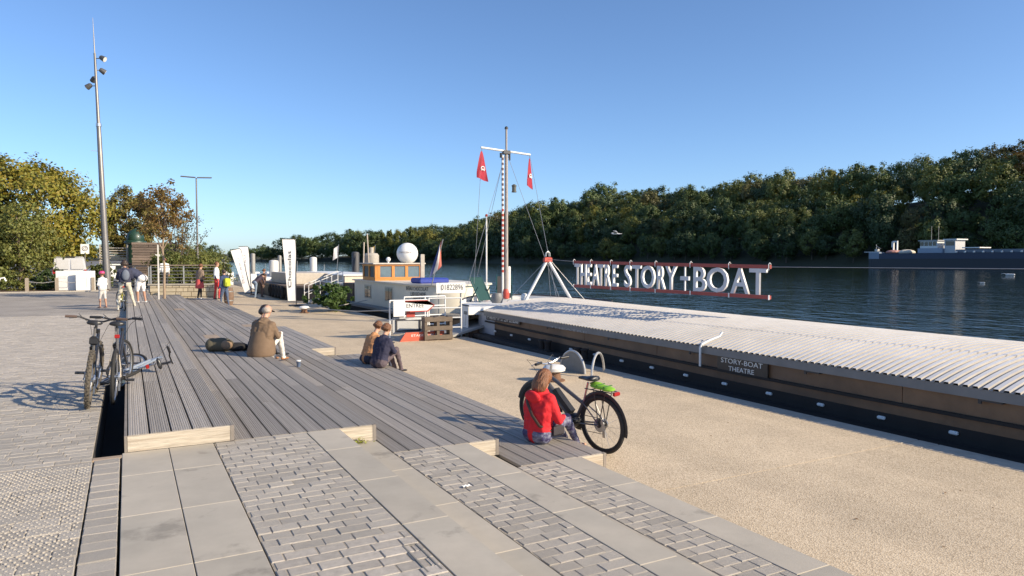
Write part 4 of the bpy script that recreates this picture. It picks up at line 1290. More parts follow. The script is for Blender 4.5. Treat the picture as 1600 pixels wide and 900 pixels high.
# couple on the lower terrace
NAVY = cloth('navy_jacket', (.022, .022, .05)); GRYT = cloth('mauve_trousers', (.10, .075, .085))
J = sit(.17, lean=.15, spread=.08, look=(.1, 1, -.35)); J.update(wrR=(.06, .46, .34), elR=(.26, .22, .34))
T, H = person('brown-haired person in navy jacket sitting on the deck edge with a phone', (4.17, 13.05, -.33), -PI / 2 + .42, J, dict(top=NAVY, sleeve=NAVY, bottom=GRYT, shin=GRYT, shoe=BLK, skin=SKIN), loose=1.2, voxel=.013, size=.87)
hair(T, H, HAIRB, .06, 1.08)
J = sit(.17, lean=.20, spread=.08, look=(-.2, 1, -.3)); J.update(wrL=(-.05, .55, .40), elL=(-.22, .30, .36), wrR=(.05, .55, .42), elR=(.24, .30, .36))
ORG = cloth('tan_top', (.50, .245, .11))
T, H = person('person in tan top leaning forward beside the navy jacket', (4.13, 13.65, -.33), -PI / 2 + .35, J, dict(top=ORG, sleeve=SKIN, bottom=cloth('dark_jeans', (.03, .035, .06)), shoe=BLK, skin=SKIN), loose=1.1, voxel=.014, size=.87)
hair(T, H, HAIRB, .05, 1.05)
b = MB(); b.box((.02, .70, .40), (.07, .14, .012), Matrix.Rotation(.3, 3, 'X'), .004); b.build('phone', BLK, T)

# woman astride the yellow bicycle, seen from behind
J = stand(.98, 'fold'); J.update(hipL=(-.09, 0, .90), hipR=(.09, 0, .90), knL=(-.17, .05, .50), anL=(-.22, -.03, .085), knR=(.20, .03, .50), anR=(.30, -.08, .085))
PT = cloth('pale_trousers', (.50, .46, .37))
T, H = person('woman in navy top and pale trousers astride the yellow bicycle', (-.09, 27.55, 0), .05, J, dict(top=cloth('navy_top', (.03, .032, .06)), sleeve=SKIN2, bottom=PT, shin=PT, shoe=cloth('white_shoe', (.6, .58, .55)), skin=SKIN2), voxel=.015, female=True)
hair(T, H, HAIRD, .10, 1.08)
b = MB(); b.ell((.02, -.13, 1.20), (.12, .07, .19), 14, 9); b.build('back_pack', cloth('slate_pack', (.13, .15, .19)), T, smooth=True)
# child in pink helmet
k = .74
J = stand(k, 'front')
T, H = person('child in pink helmet and white top standing beside the bicycle', (-.80, 29.4, 0), .7, J, dict(top=cloth('white_top', (.72, .70, .68)), bottom=cloth('pale_shorts', (.55, .53, .5)), shin=SKIN2, shoe=cloth('child_shoe', (.25, .12, .10)), skin=SKIN), k=.80, voxel=.014)
hair(T, H, HAIRB, .06, 1.0, k=.8)
hc, up, fw, sd_, hm = H
b = MB(); b.ell(hc + up * .055, (.088, .108, .078), 18, 10, hm); b.build('helmet', pm('pink_helmet', (.75, .06, .22), .35, var=.06, coat=.4), T, smooth=True)
for s_ in (-.035, 0, .035):
    b = MB(); b.tube([hc + up * .12 + sd_ * s_ + fw * .07, hc + up * .137 + sd_ * s_, hc + up * .11 + sd_ * s_ - fw * .09], .008, 6); b.build('helmet_vent', pm('helmet_dark', (.2, .02, .06), .5), T)
# man in grey jacket and white shorts behind them
J = stand(1.0, 'front', lean=.42); J.update({n: Vector(p) for n, p in dict(pelvis=(0, -.06, .9), neck=(0, .42, 1.18), head=(0, .55, 1.24), shL=(-.17, .34, 1.16), shR=(.17, .34, 1.16), elL=(-.2, .42, .93), elR=(.2, .42, .93), wrL=(-.1, .5, .74), wrR=(.1, .5, .74), face=(0, 1, -.6)).items()})
T, H = person('man in grey jacket and white shorts behind the cyclist', (.42, 29.2, .15), 1.0, J, dict(top=cloth('slate_jacket', (.045, .05, .085)), bottom=cloth('white_shorts', (.70, .68, .66)), shin=SKIN2, shoe=cloth('white_trainer', (.6, .58, .56)), skin=SKIN2), loose=1.2, voxel=.015)
hair(T, H, HAIRD, 0, 1.03)
# people near the stone wall
J = stand(.99, 'down', lean=.12)
T, H = person('person in white shirt leaning on the railing', (1.75, 42.4, 0.1), .2, J, dict(top=cloth('white_shirt', (.72, .72, .72)), bottom=cloth('black_trousers', (.03, .03, .03)), shoe=BLK, skin=SKIN), voxel=.018)
hair(T, H, HAIRB, .08, 1.08)
J = stand(.97, 'front', stride=.14, lean=.1)
SK = cloth('red_skirt', (.55, .09, .085))
T, H = person('woman in taupe top with red garment round her waist', (3.02, 37.0, -.165), -.9, J, dict(top=cloth('taupe_top', (.22, .16, .12)), bottom=cloth('black_leggings', (.018, .018, .02)), shoe=cloth('white_shoes', (.7, .68, .66)), skin=SKIN), voxel=.018, female=True)
hair(T, H, HAIRB, .05, 1.0)
b = MB(); b.lathe([(.19, .52), (.20, .62), (.165, .85), (.14, .95)], (0, 0, 0), 18); b.build('skirt', SK, T, smooth=True)
J = stand(1.03, 'down', lean=-.02)
T, H = person('man in white shirt and red trousers standing by the stone wall', (3.72, 36.4, -.165), -1.9, J, dict(top=cloth('white_shirt', (.72, .72, .72)), sleeve=cloth('black_sleeve', (.03, .03, .035)), bottom=cloth('red_trousers', (.55, .045, .045)), shoe=BLK, skin=SKIN), voxel=.018)
hair(T, H, HAIRB, 0, 1.02)
J = stand(1.01, 'down', stride=.1)
T, H = person('man in blue jacket with yellow-green rucksack by the stone wall', (3.98, 35.7, -.5), .5, J, dict(top=cloth('blue_jacket', (.035, .055, .12)), bottom=cloth('blue_jeans', (.07, .10, .17)), shoe=cloth('grey_shoe', (.3, .29, .28)), skin=SKIN), loose=1.1, voxel=.018)
hair(T, H, HAIRD, 0, 1.04)
b = MB(); b.box((.0, -.2, 1.17), (.27, .15, .40), None, .05); b.box((.0, -.285, 1.08), (.2, .05, .2), None, .02); b.build('rucksack', cloth('lime_rucksack', (.38, .42, .03)), T)
J = stand(.98, 'front', lean=.42); J.update(pelvis=(0, -.06, .9), neck=(0, .42, 1.22), head=(0, .55, 1.30), shL=(-.17, .34, 1.2), shR=(.17, .34, 1.2), elL=(-.2, .42, .95), elR=(.2, .42, .95), wrL=(-.1, .5, .74), wrR=(.1, .5, .74), face=(0, 1, -.6))
T, H = person('person in dark top and jeans bending forward near the moored boats', (6.55, 43.6, -.5), -1.2, J, dict(top=cloth('plum_top', (.05, .035, .05)), bottom=cloth('light_jeans', (.20, .26, .34)), shoe=cloth('grey_shoe', (.3, .29, .28)), skin=SKIN), voxel=.018)
hair(T, H, HAIRD, .05, 1.0)
J = stand(.96, 'front', lean=.3)
T, H = person('second person in brown standing behind the bending one', (7.0, 44.1, -.5), -.8, J, dict(top=cloth('brown_top', (.16, .10, .08)), bottom=cloth('brown_trousers', (.15, .10, .08)), shoe=BLK, skin=SKIN), voxel=.02)
hair(T, H, HAIRB, .05, 1.0)
# rucksack and cup left on the deck
rk = thing('rucksack', 'olive rucksack lying on the deck beside the man in brown', 'rucksack', (1.52, 14.35, 0.0), -.4)
b = MB(); b.ell((0, 0, .12), (.25, .15, .135), 18, 12); b.ell((-.16, .0, .12), (.12, .15, .13), 14, 10)
me = remeshed('pack', b, .015, 5); me.materials.clear(); me.materials.append(cloth('olive_canvas', (.085, .075, .05))); link('pack_body', me, rk)
b = MB(); b.ell((.14, -.11, .13), (.11, .06, .09), 12, 8); b.build('front_pocket', cloth('tan_canvas', (.22, .15, .095)), rk, smooth=True)
b = MB(); b.tube([(.1, -.1, .2), (.2, -.14, .22), (.26, -.05, .12), (.3, .02, .02)], .016, 6, flat=.5); b.build('pack_strap', cloth('dark_canvas', (.02, .018, .016)), rk)
b = MB(); b.ell((.27, .06, .075), (.22, .16, .08), 16, 9); b.ell((.42, .10, .05), (.12, .12, .05), 12, 8); b.build('folded_jacket', cloth('black_coat', (.018, .017, .018)), rk, smooth=True)
cup = thing('paper_cup', 'small white and blue paper cup on the deck by the seated man', 'cup', (2.62, 12.75, -.165))
b = MB(); b.lathe([(.028, 0), (.04, .1), (.042, .102)], (0, 0, 0), 14); b.build('cup_body', pm('cup_blue', (.10, .14, .22), .5), cup, smooth=True)
b = MB(); b.lathe([(.044, .1), (.044, .112), (.036, .12)], (0, 0, 0), 14); b.build('cup_lid', WHITEP, cup, smooth=True)

# weed growing at the deck corner and a scrap of paper on the setts
wd_ = thing('weed_tuft', 'small yellow-green weed growing where slab meets timber front', 'weed', (2.06, 7.10, -.163))
b = MB(); r_w = random.Random(4)
for _ in range(60):
    c = Vector((r_w.gauss(0, .045), r_w.gauss(0, .02), abs(r_w.gauss(.02, .018)))); a = r_w.uniform(0, 6.28)
    u = Vector((math.cos(a), math.sin(a), r_w.uniform(0, .8))) * .018; v_ = Vector((-math.sin(a), math.cos(a), .2)) * .009
    b.add([c - u, c + v_, c + u, c - v_], [(0, 1, 2, 3)])
b.build('leaves', pm('weed_green', (.22, .24, .03), .7, var=.3, island=.3), wd_)
ps = thing('paper_scrap', 'crumpled white paper scrap lying on the middle sett band', 'litter', (2.44, 5.3, -.165))
b = MB(); r_w = random.Random(6)
b.grid(4, 3, lambda u, v: ((u - .5) * .07, (v - .5) * .045, .006 + .012 * abs(math.sin(u * 7 + v * 4)))); b.build('sheet', WHITEP, ps)
# ------------------------------------------------------------------ vegetation helpers
def leaf_mat(name, c1, c2, trans=.3):
    return pm('leaf_' + name, c1, 0.6, var=.25, scale=1.2, bump=0, island=.35, col2=c2, trans=trans)
BARK = pm('bark', (.11, .085, .065), .9, var=.3, scale=5, bump=.6, bscale=18, stretch=(4, 4, 1))
BARKP = pm('pale_bark', (.30, .22, .15), .85, var=.2, scale=6, bump=.4, bscale=20)
def leaf_quad(b, c, s, r, nrm=None, asp=.62, nw=.9):
    n = Vector((r.gauss(0, 1), r.gauss(0, 1), r.gauss(0, 1) + .4))
    if nrm is not None:
        n = n.normalized() + nrm * nw
    n.normalize()
    u, w = frame_from(n)
    a = r.uniform(0, 6.28)
    u, w = u * math.cos(a) + w * math.sin(a), w * math.cos(a) - u * math.sin(a)
    u = u * s * .5; w = w * s * asp * .5
    o = len(b.v)
    b.v += [tuple(c - u), tuple(c + w - u * .1), tuple(c + u), tuple(c - w + u * .1)]
    b.f.append((o, o + 1, o + 2, o + 3)); b.mi.append(b.m)
def crown_mesh(name, mat, rx, rz, cz, n_clump, n_leaf, leaf, seed, ry=None, shell=.55, flatb=.75, clump=.22, wob=.18, nw=.9):
    """foliage: clumps of leaf faces spread through an uneven ellipsoid; origin at the trunk foot"""
    r = random.Random(seed); b = MB(); ry = ry or rx
    ph = [r.uniform(0, 6.28) for _ in range(6)]
    for _ in range(n_clump):
        while True:
            d = Vector((r.uniform(-1, 1), r.uniform(-1, 1), r.uniform(-flatb, 1)))
            if .05 < d.length < 1:
                break
        rad_ = r.uniform(shell, 1.0) ** .6
        d = d.normalized()
        lump = 1 + wob * (math.sin(d.x * 4 + ph[0]) * math.cos(d.y * 3.5 + ph[1]) + .6 * math.sin(d.z * 6 + ph[2] + d.x * 3))
        c = Vector((d.x * rx, d.y * ry, d.z * rz)) * rad_ * lump + Vector((0, 0, cz))
        cr = clump * min(rx, rz) * r.uniform(.6, 1.35)
        for _k in range(int(n_leaf * r.uniform(.6, 1.3))):
            e = Vector((r.gauss(0, .5), r.gauss(0, .5), r.gauss(0, .42)))
            e = e * (min(1.0, 1.05 / max(e.length, .01))) * cr
            leaf_quad(b, c + e, leaf * r.uniform(.6, 1.4), r, (d * .6 + e.normalized() * .6) if e.length > 1e-4 else d, nw=nw)
    return b.mesh(name, mat)
def trunk_mesh(h, r0, r1, cz, rx, rz, seed, limbs=7, mat=None, split=.35):
    r = random.Random(seed); b = MB()
    pts = [Vector((0, 0, -.1))]; n = 6
    for i in range(1, n + 1):
        pts.append(Vector((r.uniform(-.04, .04) * h * i / n, r.uniform(-.04, .04) * h * i / n, h * i / n)))
    b.tube(pts, [r0 + (r1 - r0) * (i / n) ** .7 for i in range(n + 1)], 8)
    for k in range(limbs):
        i = r.randint(max(1, int(n * split)), n - 1)
        s0 = pts[i]
        a = 2 * PI * k / limbs + r.uniform(-.4, .4)
        e = Vector((math.cos(a) * rx * r.uniform(.5, .85), math.sin(a) * rx * r.uniform(.5, .85), cz + rz * r.uniform(-.3, .7)))
        m = s0.lerp(e, .5) + Vector((0, 0, -.06 * h))
        b.tube([s0, m, e], [r1 * 1.0, r1 * .6, r1 * .15], 6)
    return b.mesh('trunk', mat or BARK, smooth=True)
def tree(name, label, loc, crown, trunk, group=None, rz=0.0, s=1.0, cat='tree', sz=None):
    T = thing(name, label, cat, loc, rz, group)
    T.scale = (s, s, sz or s)
    link('crown', crown, T)
    if trunk is not None:
        link('trunk', trunk, T)
    return T
L_YEL = leaf_mat('linden_yellow', (.36, .27, .025), (.15, .17, .03))
L_OLV = leaf_mat('olive_green', (.17, .175, .035), (.09, .12, .03))
L_GRN = leaf_mat('deep_green', (.07, .11, .025), (.045, .075, .02))
L_RUS = leaf_mat('rust_brown', (.24, .125, .035), (.15, .12, .03))
L_WIL = leaf_mat('willow_green', (.24, .23, .05), (.13, .155, .04))
L_ORG = leaf_mat('orange_leaf', (.28, .10, .015), (.18, .08, .02))

# big linden on the left, its golden side to the sun
tree('linden_tree', 'large yellow-green linden tree behind the parked van', (-6.0, 56.0, 0), crown_mesh('crown', L_YEL, 4.5, 3.7, 4.6, 420, 85, .21, 21, flatb=.9, nw=1.3, clump=.19), trunk_mesh(6, .22, .09, 5, 4, 4, 22))
tree('linden_tree', 'green linden tree at the left picture edge behind the shrubs', (-10.6, 58.0, 0), crown_mesh('crown', L_OLV, 4.2, 3.6, 4.5, 300, 80, .22, 23, flatb=.9, nw=1.3, clump=.19), trunk_mesh(6, .22, .09, 5, 4, 4, 24))
tree('round_tree', 'round olive-brown tree behind the timber kiosk', (0.3, 64.0, 0), crown_mesh('crown', leaf_mat('bronze_green', (.24, .17, .03), (.13, .13, .03)), 2.15, 2.75, 4.5, 240, 85, .17, 25, flatb=.9, nw=1.3, clump=.19), trunk_mesh(5, .2, .08, 4.6, 3, 3, 26))
tree('willow_shrub', 'feathery grey-green shrub in front of the linden at the far left', (-5.3, 48.3, 0), crown_mesh('crown', L_WIL, 1.8, 2.6, 2.5, 190, 60, .15, 27, flatb=1.0, wob=.28, shell=.3), trunk_mesh(4.2, .06, .03, 2.6, 1.6, 2.2, 28, mat=BARKP, limbs=9, split=.1), cat='shrub')
tree('willow_shrub', 'leafy green shrub at the left picture edge', (-7.3, 48.8, 0), crown_mesh('crown', L_OLV, 1.9, 2.1, 2.0, 150, 60, .16, 29, flatb=1.0, wob=.28, shell=.3), trunk_mesh(3.4, .06, .03, 2.1, 1.4, 1.8, 30, limbs=8, split=.1), cat='shrub')
tree('low_shrub', 'low dark shrub beside the white notice boards', (-3.9, 47.6, 0), crown_mesh('crown', L_GRN, .8, .6, .55, 70, 60, .12, 31, flatb=1.0, shell=.3), None, cat='shrub')
tree('low_shrub', 'small green shrub between the boards and the lamp mast', (-1.4, 49.2, 0), crown_mesh('crown', L_OLV, .8, .8, .8, 60, 55, .12, 32, flatb=1.0, shell=.3), None, cat='shrub')
tree('low_shrub', 'low shrub at the foot of the left picture edge', (-6.2, 46.9, 0), crown_mesh('crown', L_OLV, 1.0, .6, .5, 60, 50, .12, 33, flatb=1.0, shell=.3), None, cat='shrub')
# young russet tree growing through the deck, with its white stake
yt = tree('young_tree', 'young russet tree with slim trunk growing through the deck', (1.42, 35.1, -.05), crown_mesh('crown', L_RUS, 1.2, 1.4, 3.9, 90, 50, .11, 34, flatb=.9, shell=.25, wob=.3), trunk_mesh(4.4, .06, .03, 3.9, 1.0, 1.2, 35, mat=BARKP, limbs=8, split=.62))
stk = thing('tree_stake', 'slim white stake standing beside the young russet tree', 'stake', (1.18, 34.6, -.02))
b = MB(); b.box((0, 0, 1.2), (.06, .06, 2.4), None, .006); b.build('post', pm('grey_white_wood', (.52, .50, .46), .7, var=.1), stk)
b = MB(); b.tube([(0, 0, 1.9), (.12, .25, 1.9), (.26, .5, 1.9)], .008, 5); b.build('tie', DGREY, stk)
# airy tree with few leaves behind the railing
at = thing('sparse_tree', 'thin half-bare tree rising beside the russet tree', 'tree', (3.1, 53.0, -.1))
r_ = random.Random(5); bt = MB(); bl = MB()
for k in range(13):
    a = r_.uniform(0, 6.28); h_ = r_.uniform(3.2, 6.4)
    e = Vector((math.cos(a) * r_.uniform(.4, 2.0), math.sin(a) * r_.uniform(.4, 1.8), h_)); m = e * .5 + Vector((0, 0, .4))
    bt.tube([(0, 0, .2), m, e], [.04, .025, .008], 5)
    for j in range(5):
        q = Vector((0, 0, .2)).lerp(m, .4).lerp(e, .35 + .13 * j); q2 = q + Vector((r_.uniform(-.6, .6), r_.uniform(-.6, .6), r_.uniform(.1, .6)))
        bt.tube([q, q2], [.012, .004], 4)
        for _ in range(38):
            t_ = r_.random(); c = q.lerp(q2, t_) + Vector((r_.gauss(0, .16), r_.gauss(0, .16), r_.gauss(0, .16)))
            leaf_quad(bl, c, r_.uniform(.07, .15), r_)
bt.build('trunk', BARK, at); bl.build('crown', leaf_mat('sparse_brown', (.12, .07, .03), (.09, .09, .03)), at)
for i, (x, y, rx, rz, c_, lab) in enumerate(((4.2, 50.5, 1.5, 1.25, L_WIL, 'feathery yellow-green shrub behind the right end of the railing'), (2.3, 50.0, 1.3, 1.35, L_OLV, 'olive shrub behind the middle of the railing'),
                                             (5.6, 60.0, 1.6, 1.2, L_OLV, 'rounded shrub on the bank beyond the railing'), (6.0, 72.0, 2.2, 1.7, L_WIL, 'pale shrub farther along the near bank'))):
    tree('bank_shrub', lab, (x, y, -.1), crown_mesh('crown', c_, rx, rz, rz * .9, 110, 60, .13, 40 + i, flatb=1.0, shell=.3, wob=.3), None, cat='shrub')
# planting bed
b = MB(); b.bx(-12, -0.95, 45.2, 50.0, -.05, .03); bed = b.build('planting_bed', SOIL, None, kind='structure')

# ------------------------------------------------------------------ lamp mast with floodlights
lm = thing('lamp_mast', 'very tall tapered steel lamp mast with floodlights near its top', 'lamp mast', (-1.05, 47.8, 0), rot=(0, -.028, 0))
STEEL = pm('mast_steel', (.21, .20, .19), .45, .5, var=.12, scale=4, bump=.04)
b = MB(); b.tube([(0, 0, -.05), (0, 0, 4), (0, 0, 9.5), (0, 0, 9.55), (0, 0, 13.6)], [.20, .165, .115, .095, .06], 16); b.build('shaft', STEEL, lm, smooth=True)
b = MB(); b.tube([(0, 0, 13.6), (0, 0, 15.6)], [.035, .008], 8); b.build('finial', STEEL, lm)
b = MB(); b.lathe([(.15, 0), (.15, .18)], (0, 0, 9.42), 16); b.build('collar', ALU, lm)
for z, a, s_ in ((13.3, -.5, 1), (11.75, 2.6, 1), (12.65, .3, .8), (12.2, 1.9, .9)):
    d = Vector((math.cos(a), math.sin(a), 0)); p_ = Vector((0, 0, z))
    b = MB(); b.tube([p_, p_ + d * .3 * s_], .025, 6); ar = b.build('bracket_arm', STEEL, lm)
    M_ = Matrix.Rotation(a, 3, 'Z') @ Matrix.Rotation(2.1, 3, 'Y')
    b = MB(); b.lathe([(.09, -.16), (.13, -.1), (.16, .12), (.17, .15)], p_ + d * .44 * s_, 14, M_); fl = b.build('floodlight', pm('floodlight_grey', (.10, .10, .10), .5, .3), ar, smooth=True)
    b = MB(); b.lathe([(.15, 0), (.15, .012)], p_ + d * .44 * s_ + M_ @ Vector((0, 0, .15)), 14, M_); b.build('lens', pm('lamp_lens', (.75, .74, .70), .15, bump=0), fl)
b = MB(); b.tube([(0, 0, 8.0), (-.45, -.1, 8.02)], .012, 5); b.build('side_rod', STEEL, lm)
# T-shaped street lamp
tl = thing('street_lamp', 'slim street lamp with flat double head above the trees', 'street lamp', (4.55, 57.0, -.3))
b = MB(); b.tube([(0, 0, 0), (0, 0, 8.0)], [.08, .05], 12); b.build('pole', STEEL, tl, smooth=True)
for s_ in (-1, 1):
    b = MB(); b.box((s_ * .55, 0, 8.06), (1.0, .3, .07), Matrix.Rotation(s_ * -.04, 3, 'Y'), .015); b.build('lamp_head', pm('lamp_head_grey', (.12, .12, .125), .5, .2), tl)

# ------------------------------------------------------------------ notice boards, posts, sign
def notice(label, x, y, w, h, d, ang):
    T = thing('notice_board', label, 'notice board', (x, y, .0), ang, 'white notice boards')
    b = MB(); b.box((0, 0, h / 2 + .03), (w, d, h), None, .01); b.build('panel', WHITEP, T)
    b = MB(); b.box((-w * .2, -d / 2 - .004, h * .72), (w * .4, .004, .02)); b.box((-w * .18, -d / 2 - .004, h * .64), (w * .32, .004, .015)); b.box((w * .05, -d / 2 - .004, h * .45), (.015, .004, h * .5)); b.build('print', pm('grey_print', (.35, .35, .34), .6, bump=0), T)
    for s_ in (-1, 1):
        b = MB(); b.bx(s_ * w * .45 - .03, s_ * w * .45 + .03, -.05, .05, -.02, .04); b.build('foot', DGREY, T)
notice('tall white notice board standing left in front of the van', -2.98, 46.2, 1.0, 1.08, .06, -.15)
notice('white notice board standing right, beside the taller one', -2.05, 45.75, .92, 1.08, .06, .05)
for i, x in enumerate((-4.75, -3.4, -1.7)):
    T = thing('timber_post', ('leftmost timber kerb post before the shrubs', 'timber kerb post just left of the notice boards', 'timber kerb post between the boards and the lamp mast')[i], 'post', (x, 45.75, 0), 0, 'kerb posts')
    b = MB(); b.box((0, 0, .36), (.16, .16, .78), None, .015); b.build('post', pm('grey_post_wood', (.30, .25, .19), .8, var=.2, scale=6, bump=.4, stretch=(4, 4, 1)), T)
    b = MB(); b.tube([(.08, 0, .55), (.7, .0, .47), (1.3, 0, .55)], .012, 5); b.build('rope', ROPE, T)
T = thing('road_sign', 'square white traffic sign on a grey pole by the cars', 'sign', (-2.4, 53.5, 0))
b = MB(); b.tube([(0, 0, 0), (0, 0, 2.6)], .03, 8); b.build('pole', STEEL, T)
b = MB(); b.box((0, -.04, 2.42), (.48, .02, .62), None, .004); pl = b.build('plate', WHITEP, T)
b = MB(); b.tube([(.15 * math.cos(a * PI / 8), -.055, 2.46 + .15 * math.sin(a * PI / 8)) for a in range(16)], .022, 5, closed=True); b.tube([(.07 * math.cos(a * PI / 8), -.055, 2.46 + .07 * math.sin(a * PI / 8)) for a in range(16)], .014, 5, closed=True); b.build('ring', pm('sign_dark', (.12, .10, .10), .5), pl)
T = thing('cycle_stand', 'white painted cycle stand at the left picture edge', 'cycle stand', (-5.95, 45.4, 0))
b = MB(); b.tube([(0, 0, 0), (.0, 0, .55), (.08, 0, .75), (.25, 0, .78), (.33, 0, .6)], .045, 8); b.build('hoop', WHITEP, T, smooth=True)

# ------------------------------------------------------------------ parked vehicles (seen over the hedge)
def car(name, label, loc, rz, L_, W_, H_, mat, van=False, cat='car'):
    """y = forward, rear at y=0"""
    T = thing(name, label, cat, loc, rz)
    if van:
        side = [(0, .35), (-.02, .75), (.05, 1.15), (.22, H_ - .12), (.45, H_), (L_ * .62, H_), (L_ * .78, 1.15), (L_ - .1, .95), (L_, .6), (L_ - .02, .3)]
    else:
        side = [(0, .4), (-.03, .7), (.1, .95), (.35, 1.0), (.85, H_ - .04), (1.3, H_), (L_ * .55, H_ - .02), (L_ * .72, 1.0), (L_ - .35, .85), (L_ - .02, .7), (L_, .35)]
    b = MB(); vs, fs = [], []; n = len(side)
    for x, kx in ((-1, 1), (-.86, 1.0), (.86, 1.0), (1, 1)):
        for (y, z) in side:
            tuck = (1 - .16 * max(0, (z - .85) / (H_ - .85))) if abs(x) == 1 else (1 - .10 * max(0, (z - .85) / (H_ - .85)))
            vs.append((x * W_ / 2 * tuck, y, z if abs(x) < 1 else min(z, H_ - .05)))
    for k in range(3):
        for i in range(n):
            a = k * n + i; c = k * n + (i + 1) % n
            fs.append((a, c, c + n, a + n))
    fs += [tuple(range(n)), tuple(range(4 * n - 1, 3 * n - 1, -1))]
    b.add(vs, fs); b.build('body', mat, T, smooth=35)
    GL = pm('car_glass', (.02, .025, .03), .08, var=.02, bump=0)
    if van:
        b = MB()
        for s_ in (-1, 1):
            b.add([(s_ * .06, -.0, 1.16), (s_ * W_ * .41, -.0, 1.16), (s_ * W_ * .37, .2, H_ - .17), (s_ * .06, .2, H_ - .17)], [(0, 1, 2, 3)])
        me = b.mesh('rear_window', pm('painted_panel', (.42, .42, .42), .35, var=.05, bump=0))
        for v in me.vertices:
            v.co.y -= .012
        link('rear_window', me, T)
        b = MB(); b.box((0, .24, H_ - .03), (.62, .08, .07), None, .02); b.build('brake_lamp', BLK, T)
    else:
        b = MB(); b.add([(-W_ * .36, .30, 1.0), (W_ * .36, .30, 1.0), (W_ * .31, .80, H_ - .09), (-W_ * .31, .80, H_ - .09)], [(0, 1, 2, 3)])
        me = b.mesh('rear_window', GL)
        for v in me.vertices:
            v.co.y -= .03; v.co.z += .01
        link('rear_window', me, T)
    for s_ in (-1, 1):
        b = MB(); b.add([(s_ * W_ * .475, L_ * .3, 1.02), (s_ * W_ * .475, L_ * .66, 1.02), (s_ * W_ * .445, L_ * .58, H_ - .14), (s_ * W_ * .445, L_ * .32, H_ - .14)], [(0, 1, 2, 3)])
        me = b.mesh('side_window', GL)
        for v in me.vertices:
            v.co.x += s_ * .02
        link('side_window', me, T)
        b = MB(); b.box((s_ * W_ * .45, .0, .9 if not van else 1.0), (.16, .1, .26 if van else .14), None, .02); b.build('tail_lamp', pm('tail_lamp_red', (.35, .02, .02), .3, bump=0), T)
        for yv in (.75, L_ - .8):
            b = MB(); M9 = Matrix.Rotation(PI / 2, 3, 'Y'); b.lathe([(.2, -.1), (.31, -.09), (.32, 0), (.31, .09), (.2, .1)], (s_ * (W_ / 2 - .1), yv, .32), 18, M9); wh = b.build('wheel', RUBBER, T, smooth=True)
            b = MB(); b.lathe([(.2, -.02), (.19, .015), (.05, .02)], (s_ * (W_ / 2 + .0), yv, .32), 14, M9); b.build('rim', ALU, wh)
    b = MB(); b.box((0, -.02, .5), (W_ * .92, .12, .2), None, .03); b.build('bumper', DGREY, T)
    b = MB(); b.box((0, -.085, .62 if not van else .72), (.52, .01, .11)); b.build('number_plate', WHITEP, T)
    return T
CARW = pm('car_white', (.66, .66, .65), .3, var=.03, bump=0, coat=.5)
car('parked_van', 'silver white van seen from behind over the white notice boards', (-3.15, 52.0, -.02), .12, 4.5, 1.85, 1.95, pm('van_silver', (.50, .50, .50), .3, .2, var=.03, bump=0, coat=.4), van=True, cat='van')
car('parked_car', 'white car parked beyond the road sign', (-2.3, 60.0, -.02), -.9, 4.2, 1.75, 1.45, CARW)
car('parked_car', 'dark blue car parked behind the lamp mast and cyclists', (0.0, 53.5, -.02), -.75, 4.3, 1.8, 1.55, pm('car_blue', (.05, .08, .17), .3, .2, var=.03, bump=0, coat=.6))

# ------------------------------------------------------------------ timber kiosk with rough boards, advertising column
ks = thing('timber_kiosk', 'kiosk clad in rough dark horizontal planks behind the railing', 'kiosk', (1.35, 53.0, 0), -.05)
PLK = pm('kiosk_plank', (.16, .12, .095), .85, var=.35, scale=3, bump=.5, bscale=14, rand=.35, stretch=(.8, 5, 5))
b = MB(); b.bx(-.95, 1.55, .12, 2.6, -.1, 2.82); b.build('core', pm('kiosk_dark', (.045, .038, .032), .9), ks)
for i in range(17):
    z = i * .17
    w0, w1 = -1.05 + RND.uniform(-.05, .03), 1.6 + RND.uniform(-.05, .06)
    cut = RND.uniform(-.3, .9)
    for a, c in ((w0, cut), (cut + .02, w1)):
        b = MB(); b.bx(a, c, .03 + RND.uniform(-.02, .02), .115, z, z + .15, .006); b.build('plank', PLK, ks)
for i in range(15):
    b = MB(); b.bx(-1.06, -.98, .13, 2.6, i * .19, i * .19 + .16); b.build('side_plank', PLK, ks)
b = MB(); b.box((.55, -.03, 1.75), (.52, .02, .66)); po = b.build('poster', WHITEP, ks)
b = MB(); b.box((.55, -.045, 1.82), (.4, .006, .2)); b.build('poster_picture', pm('poster_grey', (.22, .25, .28), .6), po)
for i in range(5):
    T = None
scr = thing('slat_screen', 'open screen of pale horizontal slats left of the kiosk', 'screen', (-.75, 55.0, 0))
for i in range(8):
    b = MB(); b.bx(-.9, .8, 0, .03, 1.3 + i * .17, 1.36 + i * .17); b.build('slat', pm('pale_slat', (.36, .33, .29), .8, var=.15), scr)
for x in (-.9, 0.72):
    b = MB(); b.bx(x, x + .09, .03, .12, 0, 2.75); b.build('upright', pm('pale_slat', (.36, .33, .29), .8), scr)
ad = thing('advertising_column', 'dark green advertising column with domed cap behind the kiosk', 'column', (.55, 60.5, 0))
GRN = pm('column_green', (.018, .05, .032), .45, var=.1, coat=.2)
b = MB(); b.lathe([(.62, 0), (.62, 2.9)], (0, 0, 0), 20); b.build('shaft', GRN, ad, smooth=True)
b = MB(); b.lathe([(.70, 2.9), (.78, 3.0), (.74, 3.12), (.60, 3.2), (.62, 3.35), (.56, 3.6), (.40, 3.85), (.18, 4.0), (.03, 4.06)], (0, 0, 0), 20); b.build('dome', GRN, ad, smooth=True)

